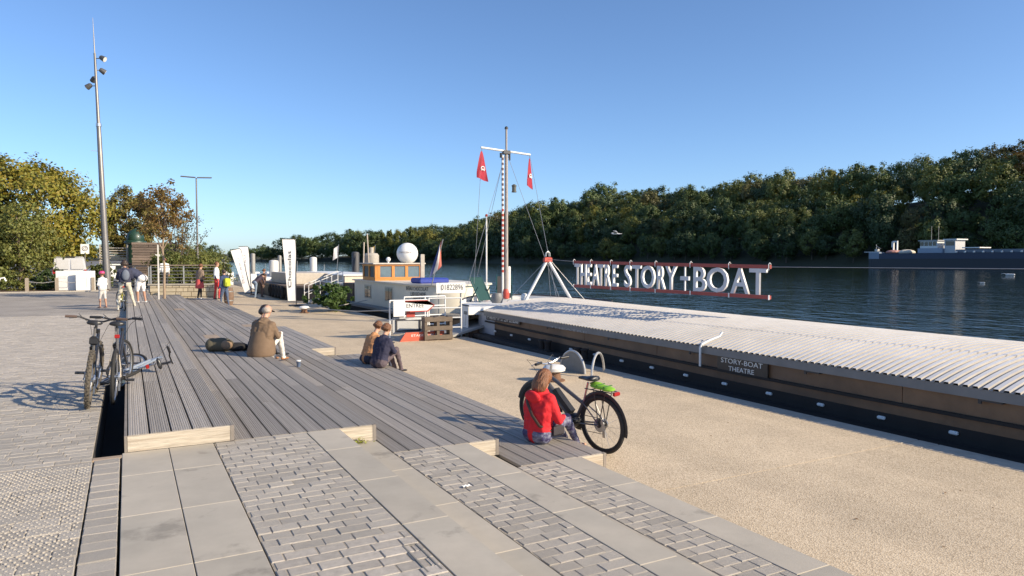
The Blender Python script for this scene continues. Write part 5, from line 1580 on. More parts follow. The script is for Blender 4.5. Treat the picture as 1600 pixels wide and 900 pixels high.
# ------------------------------------------------------------------ stone wall with railing
WA, WB = Vector((0.95, 39.35, 0)), Vector((3.86, 38.4, 0))
wd = (WB - WA).normalized(); WL = (WB - WA).length; wn = Vector((wd.y, -wd.x, 0))
wall = thing('stone_wall', 'low wall of pale limestone blocks under the metal railing', 'wall')
LIME = pm('limestone', (.50, .42, .29), .85, var=.12, scale=8, bump=.4, bscale=30, rand=.13)
b = MB(); b.prism([(0, -.75), (WL, -.75), (WL, .46), (0, .46)], -.02, -.3, lambda a, z, h: WA + wd * a + wn * h + Vector((0, 0, z))); b.build('core', pm('wall_mortar', (.20, .155, .10), .9), wall)
r_ = random.Random(9)
z = -.75
while z < .40:
    hh = r_.choice((.16, .2, .24)); hh = min(hh, .46 - z)
    a = -r_.uniform(0, .2)
    while a < WL - .02:
        w_ = r_.uniform(.22, .5); a0, a1 = max(a, 0), min(a + w_, WL)
        if a1 - a0 > .05:
            b = MB(); dd = r_.uniform(.0, .012)
            b.prism([(a0 + .014, z + .014), (a1 - .014, z + .014), (a1 - .014, z + hh - .014), (a0 + .014, z + hh - .014)], dd, -.1, lambda aa, zz, h: WA + wd * aa + wn * (h) + Vector((0, 0, zz)))
            b.build('stone', LIME, wall)
        a += w_
    z += hh
b = MB(); b.prism([(-.1, .462), (WL + .04, .462), (WL + .04, .53), (-.1, .53)], .04, -.42, lambda a, z, h: WA + wd * a + wn * h + Vector((0, 0, z))); b.build('coping', CONC, wall)
rl = thing('metal_railing', 'galvanised railing with timber top rail above the stone wall', 'railing')
RW = pm('rail_wood', (.26, .20, .15), .7, var=.15)
def rail_run(A, B_, z0, nposts, tz=1.0):
    A, B_ = Vector(A), Vector(B_)
    b = MB(); b.bar(A + Vector((0, 0, z0 + tz)), B_ + Vector((0, 0, z0 + tz)), .09, .05); b.build('top_rail', RW, rl)
    for i in range(5):
        zz = z0 + .14 + i * .165
        b = MB(); b.tube([A + Vector((0, 0, zz)), B_ + Vector((0, 0, zz))], .016, 6); b.build('rail_bar', METAL, rl)
    for i in range(nposts):
        q = A.lerp(B_, (i + .0) / max(nposts - 1, 1))
        b = MB(); b.bar(q + Vector((0, 0, z0 - .02)), q + Vector((0, 0, z0 + tz - .03)), .06, .03, up=(0, 1, 0)); b.build('upright', METAL, rl)
rail_run(WA - wn * .2, WB - wn * .2, .53, 3, .92)
rail_run((-.25, 43.2, 0), WA - wn * .22 - wd * .1, .10, 3, 1.3)
b = MB(); b.bx(-.3, 1.0, 42.05, 43.3, -.2, .1); b.build('concrete_ledge', CONC, None, kind='structure')
bin_ = thing('litter_barrel', 'weathered timber barrel planter at the end of the stone wall', 'barrel', (4.35, 37.3, Q))
b = MB(); b.lathe([(.17, 0), (.22, .2), (.24, .42), (.22, .66), (.18, .86)], (0, 0, 0), 16); b.build('staves', pm('barrel_wood', (.17, .11, .075), .8, var=.25, scale=5, bump=.4), bin_, smooth=True)
for z in (.2, .64):
    b = MB(); b.lathe([(.235, 0), (.237, .05)], (0, 0, z), 16); b.build('hoop', METAL, bin_)
# ------------------------------------------------------------------ chocolate boat with wooden wheelhouse
CREAM = pm('cream_paint', (.72, .66, .53), .5, var=.08, scale=2, bump=.05)
OAK = pm('varnished_wood', (.52, .20, .035), .4, var=.2, scale=4, bump=.1, stretch=(1, 1, 5), coat=.3)
GLASS = pm('window_glass', (.03, .045, .055), .06, var=.05, bump=0)
BLUET = pm('blue_tarp', (.02, .045, .30), .5, var=.2, scale=6, bump=.3)
cb = thing('chocolate_boat', 'cream river boat with varnished wooden wheelhouse moored beyond the barge', 'boat')
def outline(x0, x1, y0, y1, rr, n=8):
    """plan with a rounded near end"""
    cx = (x0 + x1) / 2; hw = (x1 - x0) / 2
    pts = []
    for i in range(n * 2 + 1):
        a = PI + PI * i / (2 * n)
        pts.append((cx + hw * math.cos(a), y0 + rr + rr * math.sin(a)))
    return pts + [(x1, y1), (x0, y1)]
b = MB(); b.prism(outline(9.3, 13.6, 24.0, 62, 2.6), -1.6, -.40); b.build('hull', BLACKP, cb, smooth=30)
b = MB(); b.prism(outline(9.22, 13.68, 23.92, 62, 2.65), -.42, -.32); b.build('rubbing_strake', GREYP, cb, smooth=30)
b = MB(); b.prism(outline(9.75, 13.2, 24.9, 34.2, 2.0), -.32, .72); b.build('stern_cabin', CREAM, cb, smooth=30)
b = MB(); b.prism(outline(9.66, 13.3, 24.8, 34.3, 2.05), .72, .78); b.build('cabin_roof', pm('roof_cream', (.66, .60, .50), .5), cb, smooth=30)
# two windows on the quay side and the lettering round the stern
for y in (32.0, 29.0):
    b = MB(); b.bx(9.735, 9.755, y - .55, y + .55, -.05, .58); fr = b.build('window', pm('window_frame_cream', (.50, .46, .38), .5), cb)
    b = MB(); b.bx(9.722, 9.74, y - .42, y - .02, .0, .52); b.bx(9.722, 9.74, y + .02, y + .42, .0, .52); b.build('pane', GLASS, fr)
BLKT = pm('black_lettering', (.04, .04, .045), .5, bump=0)
c0 = Vector((11.475, 26.9, 0))
def wrap_text(body, z, h, a0, a1):
    me, w_, y0, y1 = glyph(body, 1.0, .02)
    for v in me.vertices:
        a = a0 + (a1 - a0) * v.co.x / w_
        r1, r2 = 1.725 + .012 + v.co.z * .2, 2.0 + .012 + v.co.z * .2
        v.co = Vector((c0.x + r1 * math.cos(a), c0.y + r2 * math.sin(a), z + h * (v.co.y - y0) / (y1 - y0)))
    me.materials.clear(); me.materials.append(BLKT)
    link('lettering', me, cb)
wrap_text('BATEAU CHOCOLAT', .52, .15, PI + .02, PI + .72)
wrap_text('LI010240F', .31, .15, PI + .22, PI + .66)
wrap_text('DW1540', .12, .13, PI + .30, PI + .60)
# wheelhouse: posts, lower panels, panes
wx0, wx1, wy0, wy1, wz0, wz1 = 9.75, 12.0, 30.9, 32.8, .78, 1.44
b = MB(); b.bx(wx0, wx1, wy0, wy1, wz0, wz0 + .16); wl = b.build('wheelhouse', OAK, cb)
b = MB(); b.bx(wx0 - .12, wx1 + .12, wy0 - .12, wy1 + .2, wz1 + .08, wz1 + .14, .01); b.build('wheelhouse_roof', pm('roof_grey_cream', (.5, .46, .40), .6), wl)
b = MB(); b.bx(wx0 - .02, wx1 + .02, wy0 - .02, wy1 + .02, wz1, wz1 + .08); b.build('top_beam', OAK, wl)
for y in (wy0, wy0 + .85, wy1 - .16):
    b = MB(); b.bx(wx0 - .005, wx0 + .1, y, y + .16, wz0 + .16, wz1); b.build('window_post', OAK, wl)
for x in (wx0 + .1, wx0 + .78, wx0 + 1.42, wx1 - .14):
    b = MB(); b.bx(x, x + .13, wy0 - .005, wy0 + .09, wz0 + .16, wz1); b.build('window_post', OAK, wl)
b = MB(); b.bx(wx0 + .04, wx0 + .05, wy0 + .1, wy1 - .1, wz0 + .16, wz1); b.build('pane', pm('wheelhouse_glass', (.10, .15, .19), .08, bump=0), wl)
b = MB(); b.bx(wx0 + .1, wx1 - .1, wy0 + .03, wy0 + .04, wz0 + .16, wz1); b.build('pane', pm('wheelhouse_glass', (.10, .15, .19), .08, bump=0), wl)
# funnel, rods, globe lamp, blue tarpaulin and tricolour
b = MB(); b.lathe([(.38, .9), (.38, 2.1), (.3, 2.2), (.12, 2.22), (.12, 2.5), (.1, 2.5)], (10.85, 35.0, -.15), 18); b.build('funnel', pm('funnel_grey', (.38, .35, .30), .6, var=.12), cb, smooth=30)
for (a, c) in (((10.3, 34.6, .9), (10.45, 34.9, 2.6)), ((10.5, 34.2, .9), (10.4, 34.2, 3.0))):
    b = MB(); b.tube([a, c], .03, 6); b.build('rod', pm('pale_rod', (.5, .42, .34), .6), cb)
gl = MB(); gl.ell((11.6, 31.8, 2.02), .50, 28, 18); gl.cyl((11.6, 31.8, 1.4), (11.6, 31.8, 1.6), .06, 8); go = gl.build('globe_sign', pm('globe_white', (.78, .77, .74), .35, var=.03, bump=0), cb, smooth=True)
me, w_, y0, y1 = glyph('CHOCOLATE', 1.0, .02)
dirc = math.atan2(-31.8, -11.6)
for v in me.vertices:
    a = dirc - .85 + 1.5 * v.co.x / w_; ph_ = .02 + .30 * (v.co.y - y0) / (y1 - y0) * .5
    rr = .508
    v.co = Vector((11.6 + rr * math.cos(a) * math.cos(ph_), 31.8 + rr * math.sin(a) * math.cos(ph_), 2.02 + rr * math.sin(ph_)))
me.materials.clear(); me.materials.append(pm('globe_print', (.30, .22, .17), .5, bump=0)); link('globe_letters', me, go)
b = MB(); b.ell((10.6, 31.6, 1.74), .11, 12, 8); b.lathe([(.04, 1.5), (.04, 1.65)], (10.6, 31.6, 0), 8); b.build('small_lamp', WHITEP, cb, smooth=True)
b = MB(); b.bx(10.1, 11.3, 26.2, 27.3, .78, 1.0, .05); b.build('tarpaulin_box', BLUET, cb)
b = MB(); b.bx(10.58, 10.74, 27.4, 27.5, .78, 1.95, .02); b.build('post_board', pm('post_board_grey', (.42, .38, .32), .6), cb)
fl = thing('tricolour_flag', 'drooping faded tricolour flag on a staff at the stern of the cream boat', 'flag')
b = MB(); b.tube([(10.2, 25.3, .75), (10.55, 25.0, 2.5)], .02, 6); b.build('staff', METAL, fl)
def flagfn(u, v):
    top = Vector((10.53, 25.02, 2.44)); 
    return top + Vector((-.06, 0, -1)) * (.95 * v) + Vector((-.55, .1, -.62)) * (u * (.25 + .55 * v)) + Vector((0, .07 * math.sin(5 * u + 4 * v), 0))
for (u0, u1, m_) in ((0, .34, pm('flag_red', (.50, .14, .10), .7, trans=.2)), (.34, .67, pm('flag_white', (.66, .60, .55), .7, trans=.2)), (.67, 1, pm('flag_blue', (.05, .07, .19), .7, trans=.2))):
    b = MB(); b.grid(4, 8, lambda u, v: flagfn(u0 + (u1 - u0) * u, v)); b.build('stripe', m_, fl, smooth=True)
# long low passenger cabin farther along the same boat
b = MB(); b.bx(10.0, 13.2, 36.4, 58, -.32, .42); b.build('long_cabin', pm('cabin_pale', (.58, .54, .47), .5, var=.08), cb)
b = MB(); b.bx(9.85, 13.3, 36.2, 58.2, .42, .50, .01); b.build('long_roof', pm('long_roof_white', (.68, .66, .62), .5, var=.05), cb)
b = MB(); b.bx(10.3, 12.9, 38, 50, .50, .86); b.build('sun_deck', pm('sun_deck_beige', (.55, .46, .36), .6, var=.1), cb)
b = MB(); b.bx(10.2, 13.0, 37.9, 50.1, .86, .92, .01); b.build('sun_deck_roof', WHITEP, cb)
for i in range(6):
    b = MB(); b.bx(9.985, 10.002, 38 + i * 3, 39.6 + i * 3, -.1, .3); b.build('cabin_window', GLASS, cb)
b = MB(); b.bx(9.76, 11.3, 34.4, 36.3, -.32, .55); b.build('dark_entrance', pm('dark_entrance', (.05, .03, .025), .6), cb)

# white register board and dinghy gear between the two boats
rb = thing('register_board', 'white board with the number 01822896 between barge and cream boat', 'sign')
b = MB(); b.bx(9.62, 10.75, 23.42, 23.46, .52, .90, .005); pb = b.build('panel', WHITEP, rb)
text_on('number', '01822896', pb, BLKT, (9.80, 23.415, .64), (1, 0, 0), (0, 0, 1), .86, .20)
for x in (9.75, 10.6):
    b = MB(); b.cyl((x, 23.5, -.9), (x, 23.5, .9), .03, 8); b.build('support', METAL, rb)
tb = thing('tender_boat', 'small white and turquoise boat lying behind the register board', 'boat', (12.3, 25.4, W))
b = MB(); b.prism([(-.8, -1.6), (.8, -1.6), (.95, 0), (.7, 1.6), (0, 2.4), (-.7, 1.6), (-.95, 0)], .0, 1.15); b.build('hull', WHITEP, tb)
b = MB(); b.bx(-.7, .7, -1.4, .6, 1.15, 1.35, .03); b.build('cover', pm('turquoise_cover', (.05, .30, .36), .6), tb)
for i, (x, y, a, c_, lab) in enumerate(((10.35, 21.3, .3, (.008, .05, .05), 'dark teal deck chair folded on the fore deck beside the white pole'), (11.75, 22.3, -.5, (.06, .055, .055), 'dark canvas deck chair beside the mast foot'))):
    T = thing('deck_chair', lab, 'deck chair', (x, y, .38), a, 'deck chairs on the fore deck')
    b = MB(); b.add([(-.25, .25, .75), (.25, .25, .75), (.25, -.2, .0), (-.25, -.2, .0)], [(0, 1, 2, 3)]); b.add([(-.25, .27, .75), (.25, .27, .75), (.25, -.18, .0), (-.25, -.18, .0)], [(3, 2, 1, 0)]); b.build('canvas', cloth('deck_chair_%d' % i, c_), T)
    b = MB()
    for s_ in (-.27, .27):
        b.bar((s_, .3, .8), (s_, -.25, -.08), .035); b.bar((s_, -.15, .45), (s_, .25, -.05), .03)
    b.build('frame', pm('chair_frame_teal', (.012, .07, .07), .5), T)

# ------------------------------------------------------------------ landing: railings, gangway, signs, pallet
gt = thing('landing_gate', 'white tubular railings with gangway at the boat landing', 'railing')
def railing(p0, p1, h, n, z0=Q, mids=2, name='railing_panel'):
    p0, p1 = Vector(p0), Vector(p1)
    b = MB()
    up = Vector((0, 0, 1))
    for i in range(n + 1):
        q = p0.lerp(p1, i / n); q.z = z0
        b.tube([q, q + up * h], .022, 7)
    for k in range(mids + 1):
        hh = h * (1 - k / (mids + 1))
        a = p0.copy(); c = p1.copy(); a.z = c.z = z0 + hh
        b.tube([a, c], .02, 7)
    b.build(name, WHITEP, gt)
railing((6.42, 19.05, 0), (7.5, 18.95, 0), 1.08, 1, mids=1)
railing((7.55, 18.95, 0), (8.45, 18.7, 0), 1.12, 1, mids=3)
railing((7.15, 19.9, 0), (8.5, 20.0, 0), 1.12, 2, mids=3)
b = MB(); b.bx(6.5, 7.4, 19.02, 19.06, -.35, .10, .004); b.build('lower_screen', pm('screen_grey', (.42, .42, .41), .6, var=.08), gt)
b = MB(); b.bx(6.58, 7.32, 18.99, 19.02, -.30, -.26); b.bx(6.58, 7.32, 18.99, 19.02, .02, .06); b.bx(6.58, 6.62, 18.99, 19.02, -.26, .02); b.bx(7.28, 7.32, 18.99, 19.02, -.26, .02); b.build('screen_frame', DGREY, gt)
b = MB(); b.add([(8.1, 18.5, -.42), (8.1, 19.9, -.42), (9.6, 20.2, -.12), (9.6, 18.8, -.12), (8.1, 18.5, -.48), (8.1, 19.9, -.48), (9.6, 20.2, -.18), (9.6, 18.8, -.18)], [(0, 1, 2, 3), (4, 7, 6, 5), (0, 3, 7, 4), (1, 5, 6, 2), (0, 4, 5, 1), (2, 6, 7, 3)]); b.build('gangway', pm('gangway_grey', (.33, .32, .30), .6, var=.1), gt)
es = thing('entrance_sign', 'white arrow board reading ENTREE on the landing railing', 'sign')
b = MB(); b.prism([(6.5, .28), (7.48, .28), (7.68, .43), (7.48, .58), (6.5, .58)], 18.90, 18.93, lambda a, z, h: (a, h, z)); ar = b.build('arrow', WHITEP, es)
b = MB(); b.prism([(6.62, .56), (7.5, .56), (7.71, .43), (7.5, .25), (6.95, .25), (6.95, .28), (7.48, .28), (7.68, .43), (7.48, .58), (6.62, .58)], 18.885, 18.899, lambda a, z, h: (a, h, z)); b.build('red_border', REDP, ar)
b = MB(); b.bx(6.47, 6.80, 18.86, 18.9, .14, .58); b.build('notice', WHITEP, es)
text_on('lettering', 'ENTREE', ar, BLKT, (6.86, 18.896, .375), (1, 0, 0), (0, 0, 1), .52, .11)
b = MB(); b.bx(6.9, 7.15, 19.0, 19.04, .1, .28); b.build('hanger', REDP, es)
rs = thing('red_floor_sign', 'low red and grey floor sign lying before the landing', 'sign', (7.0, 18.35, Q), .0)
b = MB(); b.prism([(-.55, 0), (.75, 0), (.75, .24), (-.38, .24)], -.05, .0, lambda a, z, h: (a, h, z)); pn_ = b.build('red_face', pm('orange_red_paint', (.50, .10, .055), .5), rs)
text_on('lettering', 'ETAGE PUBLIC', pn_, WHITET, (-.22, -.053, .12), (1, 0, 0), (0, 0, 1), .8, .06)
b = MB(); b.prism([(-.55, 0.002), (.75, 0.002), (.75, .2), (-.38, .2)], .002, .62, lambda a, z, h: (a, h, z * (1 - .6 * (h / .62)))); b.build('ramp_body', GREYP, rs)
pal = thing('wooden_pallet', 'grey wooden pallet crate standing upright at the landing', 'pallet', (7.52, 18.15, Q), -.08)
PW = pm('pallet_wood', (.15, .115, .085), .85, var=.25, scale=6, bump=.4)
for z in (0.03, .28, .52):
    b = MB(); b.bx(-.4, .4, -.02, .0, z, z + .12); b.build('slat', PW, pal)
    b = MB(); b.bx(-.4, .4, .30, .32, z, z + .12); b.build('slat', PW, pal)
for x in (-.4, -.05, .32):
    b = MB(); b.bx(x, x + .08, .0, .30, 0, .64); b.build('block', PW, pal)

# ------------------------------------------------------------------ quay furniture
def bollard(label, loc, topm, group='mooring bollards'):
    T = thing('mooring_bollard', label, 'bollard', loc, 0, group)
    b = MB(); b.lathe([(.2, 0), (.2, .02), (.13, .04), (.11, .16)], (0, 0, 0), 18); b.build('base', pm('rusty_iron', (.16, .085, .05), .85, var=.3, scale=8, bump=.4), T, smooth=30)
    b = MB(); b.lathe([(.11, .16), (.20, .19), (.21, .24), (.17, .28), (.05, .30)], (0, 0, 0), 18); b.build('head', topm, T, smooth=True)
    return T
bollard('white-headed rusty bollard behind the woman in red', (6.86, 11.05, Q), WHITEP)
fb = bollard('pale flat bollard with taut ropes before the cream boat', (6.46, 30.2, Q), WHITEP)
for e in ((9.3, 24.6, -.1), (9.25, 30.5, -.05)):
    b = MB(); p0 = Vector((0, 0, .2)); p1 = Vector(e) - Vector((6.46, 30.2, Q))
    b.tube([p0, p0.lerp(p1, .5) + Vector((0, 0, -.1)), p1], .022, 6); b.build('mooring_rope', ROPE, fb)
def rack(label, x, y, plate):
    T = thing('cycle_rack', label, 'cycle rack', (x, y, Q), .15, 'cycle racks on the quay')
    pts = [(0, .36 * math.cos(PI * i / 14), .42 * math.sin(PI * i / 14)) for i in range(15)]
    b = MB(); b.tube(pts, .024, 8); b.build('hoop', pm('rack_steel', (.50, .50, .49), .4, .5), T, smooth=True)
    if plate:
        b = MB(); b.prism([(.34 * math.cos(PI * i / 14), .40 * math.sin(PI * i / 14)) for i in range(15)], -.006, .006, lambda a, z, h: (h, a, z)); b.build('plate', pm('rack_plate_grey', (.20, .21, .21), .5, .4), T)
    return T
rack('hoop cycle rack with solid grey plate on the quay', 7.72, 11.75, True)
o = rack('plain white hoop cycle rack on the quay edge', 7.98, 11.25, False); o.rotation_euler = (0, 0, -.95)

# ------------------------------------------------------------------ banners
def banner(label, loc, h, w, tilt, rz, body):
    T = thing('feather_banner', label, 'banner', loc, rz, 'white upright banners')
    T.rotation_euler = (0, tilt, rz)
    b = MB(); b.grid(6, 16, lambda u, v: (-w * u * (.62 + .38 * v), .02 * math.sin(v * 6 + u * 2), .25 + (h - .25) * v)); g_ = b.build('cloth', pm('banner_cloth', (.76, .75, .73), .7, var=.05, bump=.1, trans=.15), T, smooth=True)
    b = MB(); b.tube([(0, 0, 0), (0, 0, h - .05), (-.06, 0, h + .02), (-w, 0, h + .03)], .02, 6); b.build('pole', BLK, T)
    me, w_, y0, y1 = glyph(body, 1.0, .004)
    for v in me.vertices:
        v.co = Vector((-w * .52 + (v.co.y - y0) * -.22 + .1, -.035, h * .28 + v.co.x / w_ * h * .55))
    me.materials.clear(); me.materials.append(pm('banner_print', (.66, .63, .65), .7, bump=0)); link('print', me, T)
    b = MB(); b.box((0, 0, .03), (.62, .62, .06), None, .02); b.build('base', BLK, T)
banner('upright white banner with faint lettering on a black base near the bush', (7.12, 35.0, Q), 3.2, .62, 0, 0, 'Chocolat')
banner('leaning white banner left of the mooring piles', (6.9, 47.5, Q), 3.0, .62, -.22, .2, 'Bateau')
banner('second white banner behind the leaning one', (7.2, 49.5, Q), 3.1, .6, -.06, .1, 'Bateau')
tree('quay_bush', 'bushy green plant in front of the cream boat', (7.75, 30.6, Q), crown_mesh('crown', leaf_mat('bush_green', (.085, .15, .025), (.05, .09, .02)), .95, .62, .62, 70, 75, .12, 61, flatb=1, shell=.2, wob=.3), None, cat='shrub')

# ------------------------------------------------------------------ gangway hulk, marina piles and small craft
hk = thing('moored_workboat', 'dark tarred workboat with tyre fenders at the quay', 'boat', (9.3, 44.0, W))
b = MB(); b.prism(outline(-1.7, 1.7, -5.5, 7, 2.5), 0, 1.25); b.build('hull', pm('tarred_hull', (.03, .027, .025), .6, var=.2), hk, smooth=30)
b = MB(); b.prism(outline(-1.75, 1.75, -5.55, 7, 2.5), 1.25, 1.35); b.build('gunwale', pm('gunwale_brown', (.17, .12, .08), .7), hk, smooth=30)
b = MB(); b.bx(-1.1, 1.1, -2, 4, 1.35, 2.0, .03); b.build('cabin', pm('cabin_beige', (.5, .44, .36), .6), hk)
for i in range(5):
    b = MB(); b.tube([(-1.78, -3.2 + i * .9 + .28 * math.cos(a * PI / 6), .95 + .28 * math.sin(a * PI / 6)) for a in range(12)], .09, 7, closed=True); b.build('tyre_fender', RUBBER, hk, smooth=True)
gw = thing('gangway', 'white railed gangway sloping up to the cream boat', 'gangway', (8.2, 37.3, Q))
b = MB(); b.add([(-.3, -1.0, .0), (1.6, -1.0, .75), (1.6, .0, .75), (-.3, .0, .0), (-.3, -1.0, -.06), (1.6, -1.0, .69), (1.6, 0, .69), (-.3, 0, -.06)], [(0, 1, 2, 3), (7, 6, 5, 4), (0, 4, 5, 1), (1, 5, 6, 2), (2, 6, 7, 3), (3, 7, 4, 0)]); b.build('walkway', GREYP, gw)
for yv in (-1.0, 0.0):
    b = MB()
    for i in range(4):
        x = -.2 + i * .58; z = .04 + i * .23
        b.tube([(x, yv, z), (x, yv, z + .9)], .02, 6)
    b.tube([(-.2, yv, .94), (1.54, yv, 1.63)], .022, 6); b.tube([(-.2, yv, .5), (1.54, yv, 1.19)], .018, 6); b.build('handrail', WHITEP, gw)
PILE = pm('pile_steel', (.30, .29, .27), .6, .2, var=.15, scale=2)
PILEW = pm('pile_white', (.62, .61, .58), .55, var=.1, scale=2)
for i, (x, y, h, r, m_, lab) in enumerate(((11.5, 78, 3.9, .24, PILE, 'slim dark mooring pile, leftmost of the row'), (12.2, 70, 3.2, .44, PILEW, 'thick white mooring pile with a dark mark'), (14.2, 78, 3.7, .2, PILE, 'slim grey pile between two white piles'),
                                           (14.2, 72, 3.3, .32, PILEW, 'middle white mooring pile of the row'), (15.9, 70, 3.5, .34, PILEW, 'right white mooring pile with a pointed top'), (9.3, 83, 3.3, .3, PILE, 'dark pile behind the leaning banners'), (19.5, 68, 4.0, .36, pm('pile_dark', (.07, .07, .075), .6), 'dark mooring pile behind the upright banner'))):
    T = thing('mooring_pile', lab, 'pile', (x, y, W - .5), 0, 'mooring piles')
    b = MB(); b.lathe([(r, 0), (r, h - .1), (r * .9, h), (r * .3, h + .06)], (0, 0, 0), 16); b.build('shaft', m_, T, smooth=30)
    b = MB(); b.lathe([(r * 1.12, 0), (r * 1.12, .14)], (0, 0, 1.5), 16); b.build('collar', DGREY, T)
r_ = random.Random(77)
cols_ = [(.74, .73, .71), (.66, .64, .6), (.55, .16, .11), (.72, .71, .68), (.12, .16, .28), (.70, .69, .66)]
for i in range(9):
    x, y = 9.6 + (i % 3) * 2.3 + r_.uniform(-.3, .3), 58.0 + (i // 3) * 13 + r_.uniform(-1, 1)
    lab = ('white', 'cream', 'red', 'white', 'navy', 'pale')[i % 6] + ' cabin cruiser ' + ('nearest the quay' if i % 3 == 0 else 'in mid row' if i % 3 == 1 else 'on the river side') + ', ' + ('first', 'second', 'third')[i // 3] + ' row of the marina'
    T = thing('cabin_cruiser', lab, 'boat', (x, y, W - .1), r_.uniform(-.15, .15), 'small craft in the marina')
    L2 = r_.uniform(2.4, 3.2)
    b = MB(); b.prism([(-.9, -L2), (.9, -L2), (1.0, 0), (.7, L2 * .7), (0, L2), (-.7, L2 * .7), (-1.0, 0)], 0, .95); b.build('hull', pm('boat_paint_%d' % (i % 6), cols_[i % 6], .4, var=.05), T)
    b = MB(); b.bx(-.7, .7, -L2 * .5, L2 * .35, .95, 1.55, .06); cbn = b.build('cabin', WHITEP, T)
    for s_ in (-1, 1):
        b = MB(); b.bx(s_ * .705 - .006, s_ * .705 + .006, -L2 * .4, L2 * .25, 1.15, 1.42); b.build('window', GLASS, cbn)
    b = MB(); b.tube([(-.8, -L2 * .9, 1.35), (-.85, 0, 1.4), (0, L2 * .95, 1.5), (.85, 0, 1.4), (.8, -L2 * .9, 1.35)], .025, 6); b.tube([(0, -.2, 1.5), (0, -.2, r_.uniform(2.4, 3.0))], .02, 6); b.build('rail', METAL, T)
# flags of the marina
for (x, y, c_, lab) in ((17.0, 66, (.6, .58, .58), 'small pale flag on a staff in the marina'), (20.5, 66, (.55, .36, .08), 'small orange flag on a staff right of the upright banner')):
    T = thing('marina_flag', lab, 'flag', (x, y, W))
    b = MB(); b.tube([(0, 0, 0), (.35, 0, 4.2)], .025, 6); b.build('staff', METAL, T)
    b = MB(); b.grid(4, 6, lambda u, v: (.33 - .45 * u - .1 * v, .06 * math.sin(4 * u + 3 * v), 4.1 - 1.1 * v - .3 * u)); b.build('cloth', pm('flag_cloth_%d' % int(x), c_, .7, trans=.2), T, smooth=True)
# buoy marker in the river
T = thing('channel_marker', 'white channel marker post standing in the river', 'marker', (62, 170, W))
b = MB(); b.lathe([(.25, 0), (.2, 2.2), (.3, 2.3), (.3, 3.2), (.1, 3.4)], (0, 0, 0), 10); b.build('post', WHITEP, T)
# ------------------------------------------------------------------ far bank: wooded hillside, cargo barge
def bank_x(y):
    """distance of the far water's edge"""
    if y < 640:
        return 260.0
    t = (y - 640) / 420
    return 260 - 150 * t ** 1.7
def hill(x, y):
    d = x - bank_x(y)
    if d < 0:
        return W - .6
    top = 27 + 8.5 * max(0, min(1, (640 - y) / 170)) + 1.8 * math.sin(y * .017) + 1.6 * math.sin(y * .041 + 1)
    if y > 640:
        top *= max(.25, 1 - (y - 640) / 420)
    return W + .3 + top * (1 - math.exp(-(d / 42) ** 1.3))
b = MB(); gv, gf = [], []
ysr = [-260 + i * 22 for i in range(62)]
ds = [-3, 0, 6, 14, 24, 36, 50, 70, 95, 130, 200, 420]
for y in ysr:
    for d in ds:
        x = bank_x(y) + d
        gv.append((x, y, hill(x, y)))
for j in range(len(ysr) - 1):
    for i in range(len(ds) - 1):
        a = j * len(ds) + i
        gf.append((a, a + 1, a + len(ds) + 1, a + len(ds)))
b.add(gv, gf); b.build('far_bank', pm('hillside_earth', (.05, .05, .025), .95, var=.3, scale=.05, bump=0), None, smooth=True, kind='structure')
b = MB(); gv = []
for i in range(25):
    x = -700 + i * 40
    gv += [(x, 1085 - abs(x) * .02, W - .5), (x, 1110, 3 + 2 * math.sin(i)), (x, 1300, 9 + 3 * math.sin(i * .7)), (x, 1500, 10)]
b.add(gv, [(i * 4 + k, i * 4 + k + 1, i * 4 + k + 5, i * 4 + k + 4) for i in range(24) for k in range(3)]); b.build('distant_bank', pm('hillside_earth', (.05, .05, .025), .95), None, smooth=True, kind='structure')
FL = [leaf_mat('far_green', (0.095, 0.128, 0.025), (0.054, 0.086, 0.021), .15), leaf_mat('far_olive', (0.152, 0.165, 0.033), (0.095, 0.120, 0.025), .15), leaf_mat('far_brown', (0.145, 0.123, 0.039), (0.101, 0.101, 0.028), .15), leaf_mat('far_gold', (0.215, 0.195, 0.025), (0.140, 0.142, 0.025), .15),
      leaf_mat('far_dark', (0.063, 0.094, 0.023), (0.038, 0.064, 0.019), .15), leaf_mat('far_orange', (0.266, 0.128, 0.021), (0.177, 0.105, 0.021), .15)]
FN = ['mid green', 'olive', 'brownish', 'golden', 'dark green', 'orange']
crowns = []
for i in range(6):
    crowns.append([crown_mesh('crown', FL[k], 6.2, 6.6, 9.2, 120, 44, .72, 200 + i * 7 + k, flatb=1.0, shell=.6, clump=.24, wob=.24, nw=2.0) for k in ([i] if i == 5 else [i, (i + 1) % 5])])
CROWNS = [(c, k) for i, cs in enumerate(crowns) for c, k in zip(cs, ([i] if i == 5 else [i, (i + 1) % 5]))]
FTR = [trunk_mesh(9, .32, .14, 9, 4.5, 5, 300 + i, limbs=5) for i in range(3)]
r_ = random.Random(31)
def spot_name(y):
    return 'opposite the barge stern' if y < 150 else 'behind the cargo barge' if y < 235 else 'behind the letter sign' if y < 390 else 'behind the mast' if y < 560 else 'far upstream'
n_t = 0
rows = ((5, 'at the water line', .8), (18, 'on the lower slope', 1.0), (34, 'midway up the slope', 1.05), (54, 'on the upper slope', 1.1), (76, 'on the ridge', 1.15))
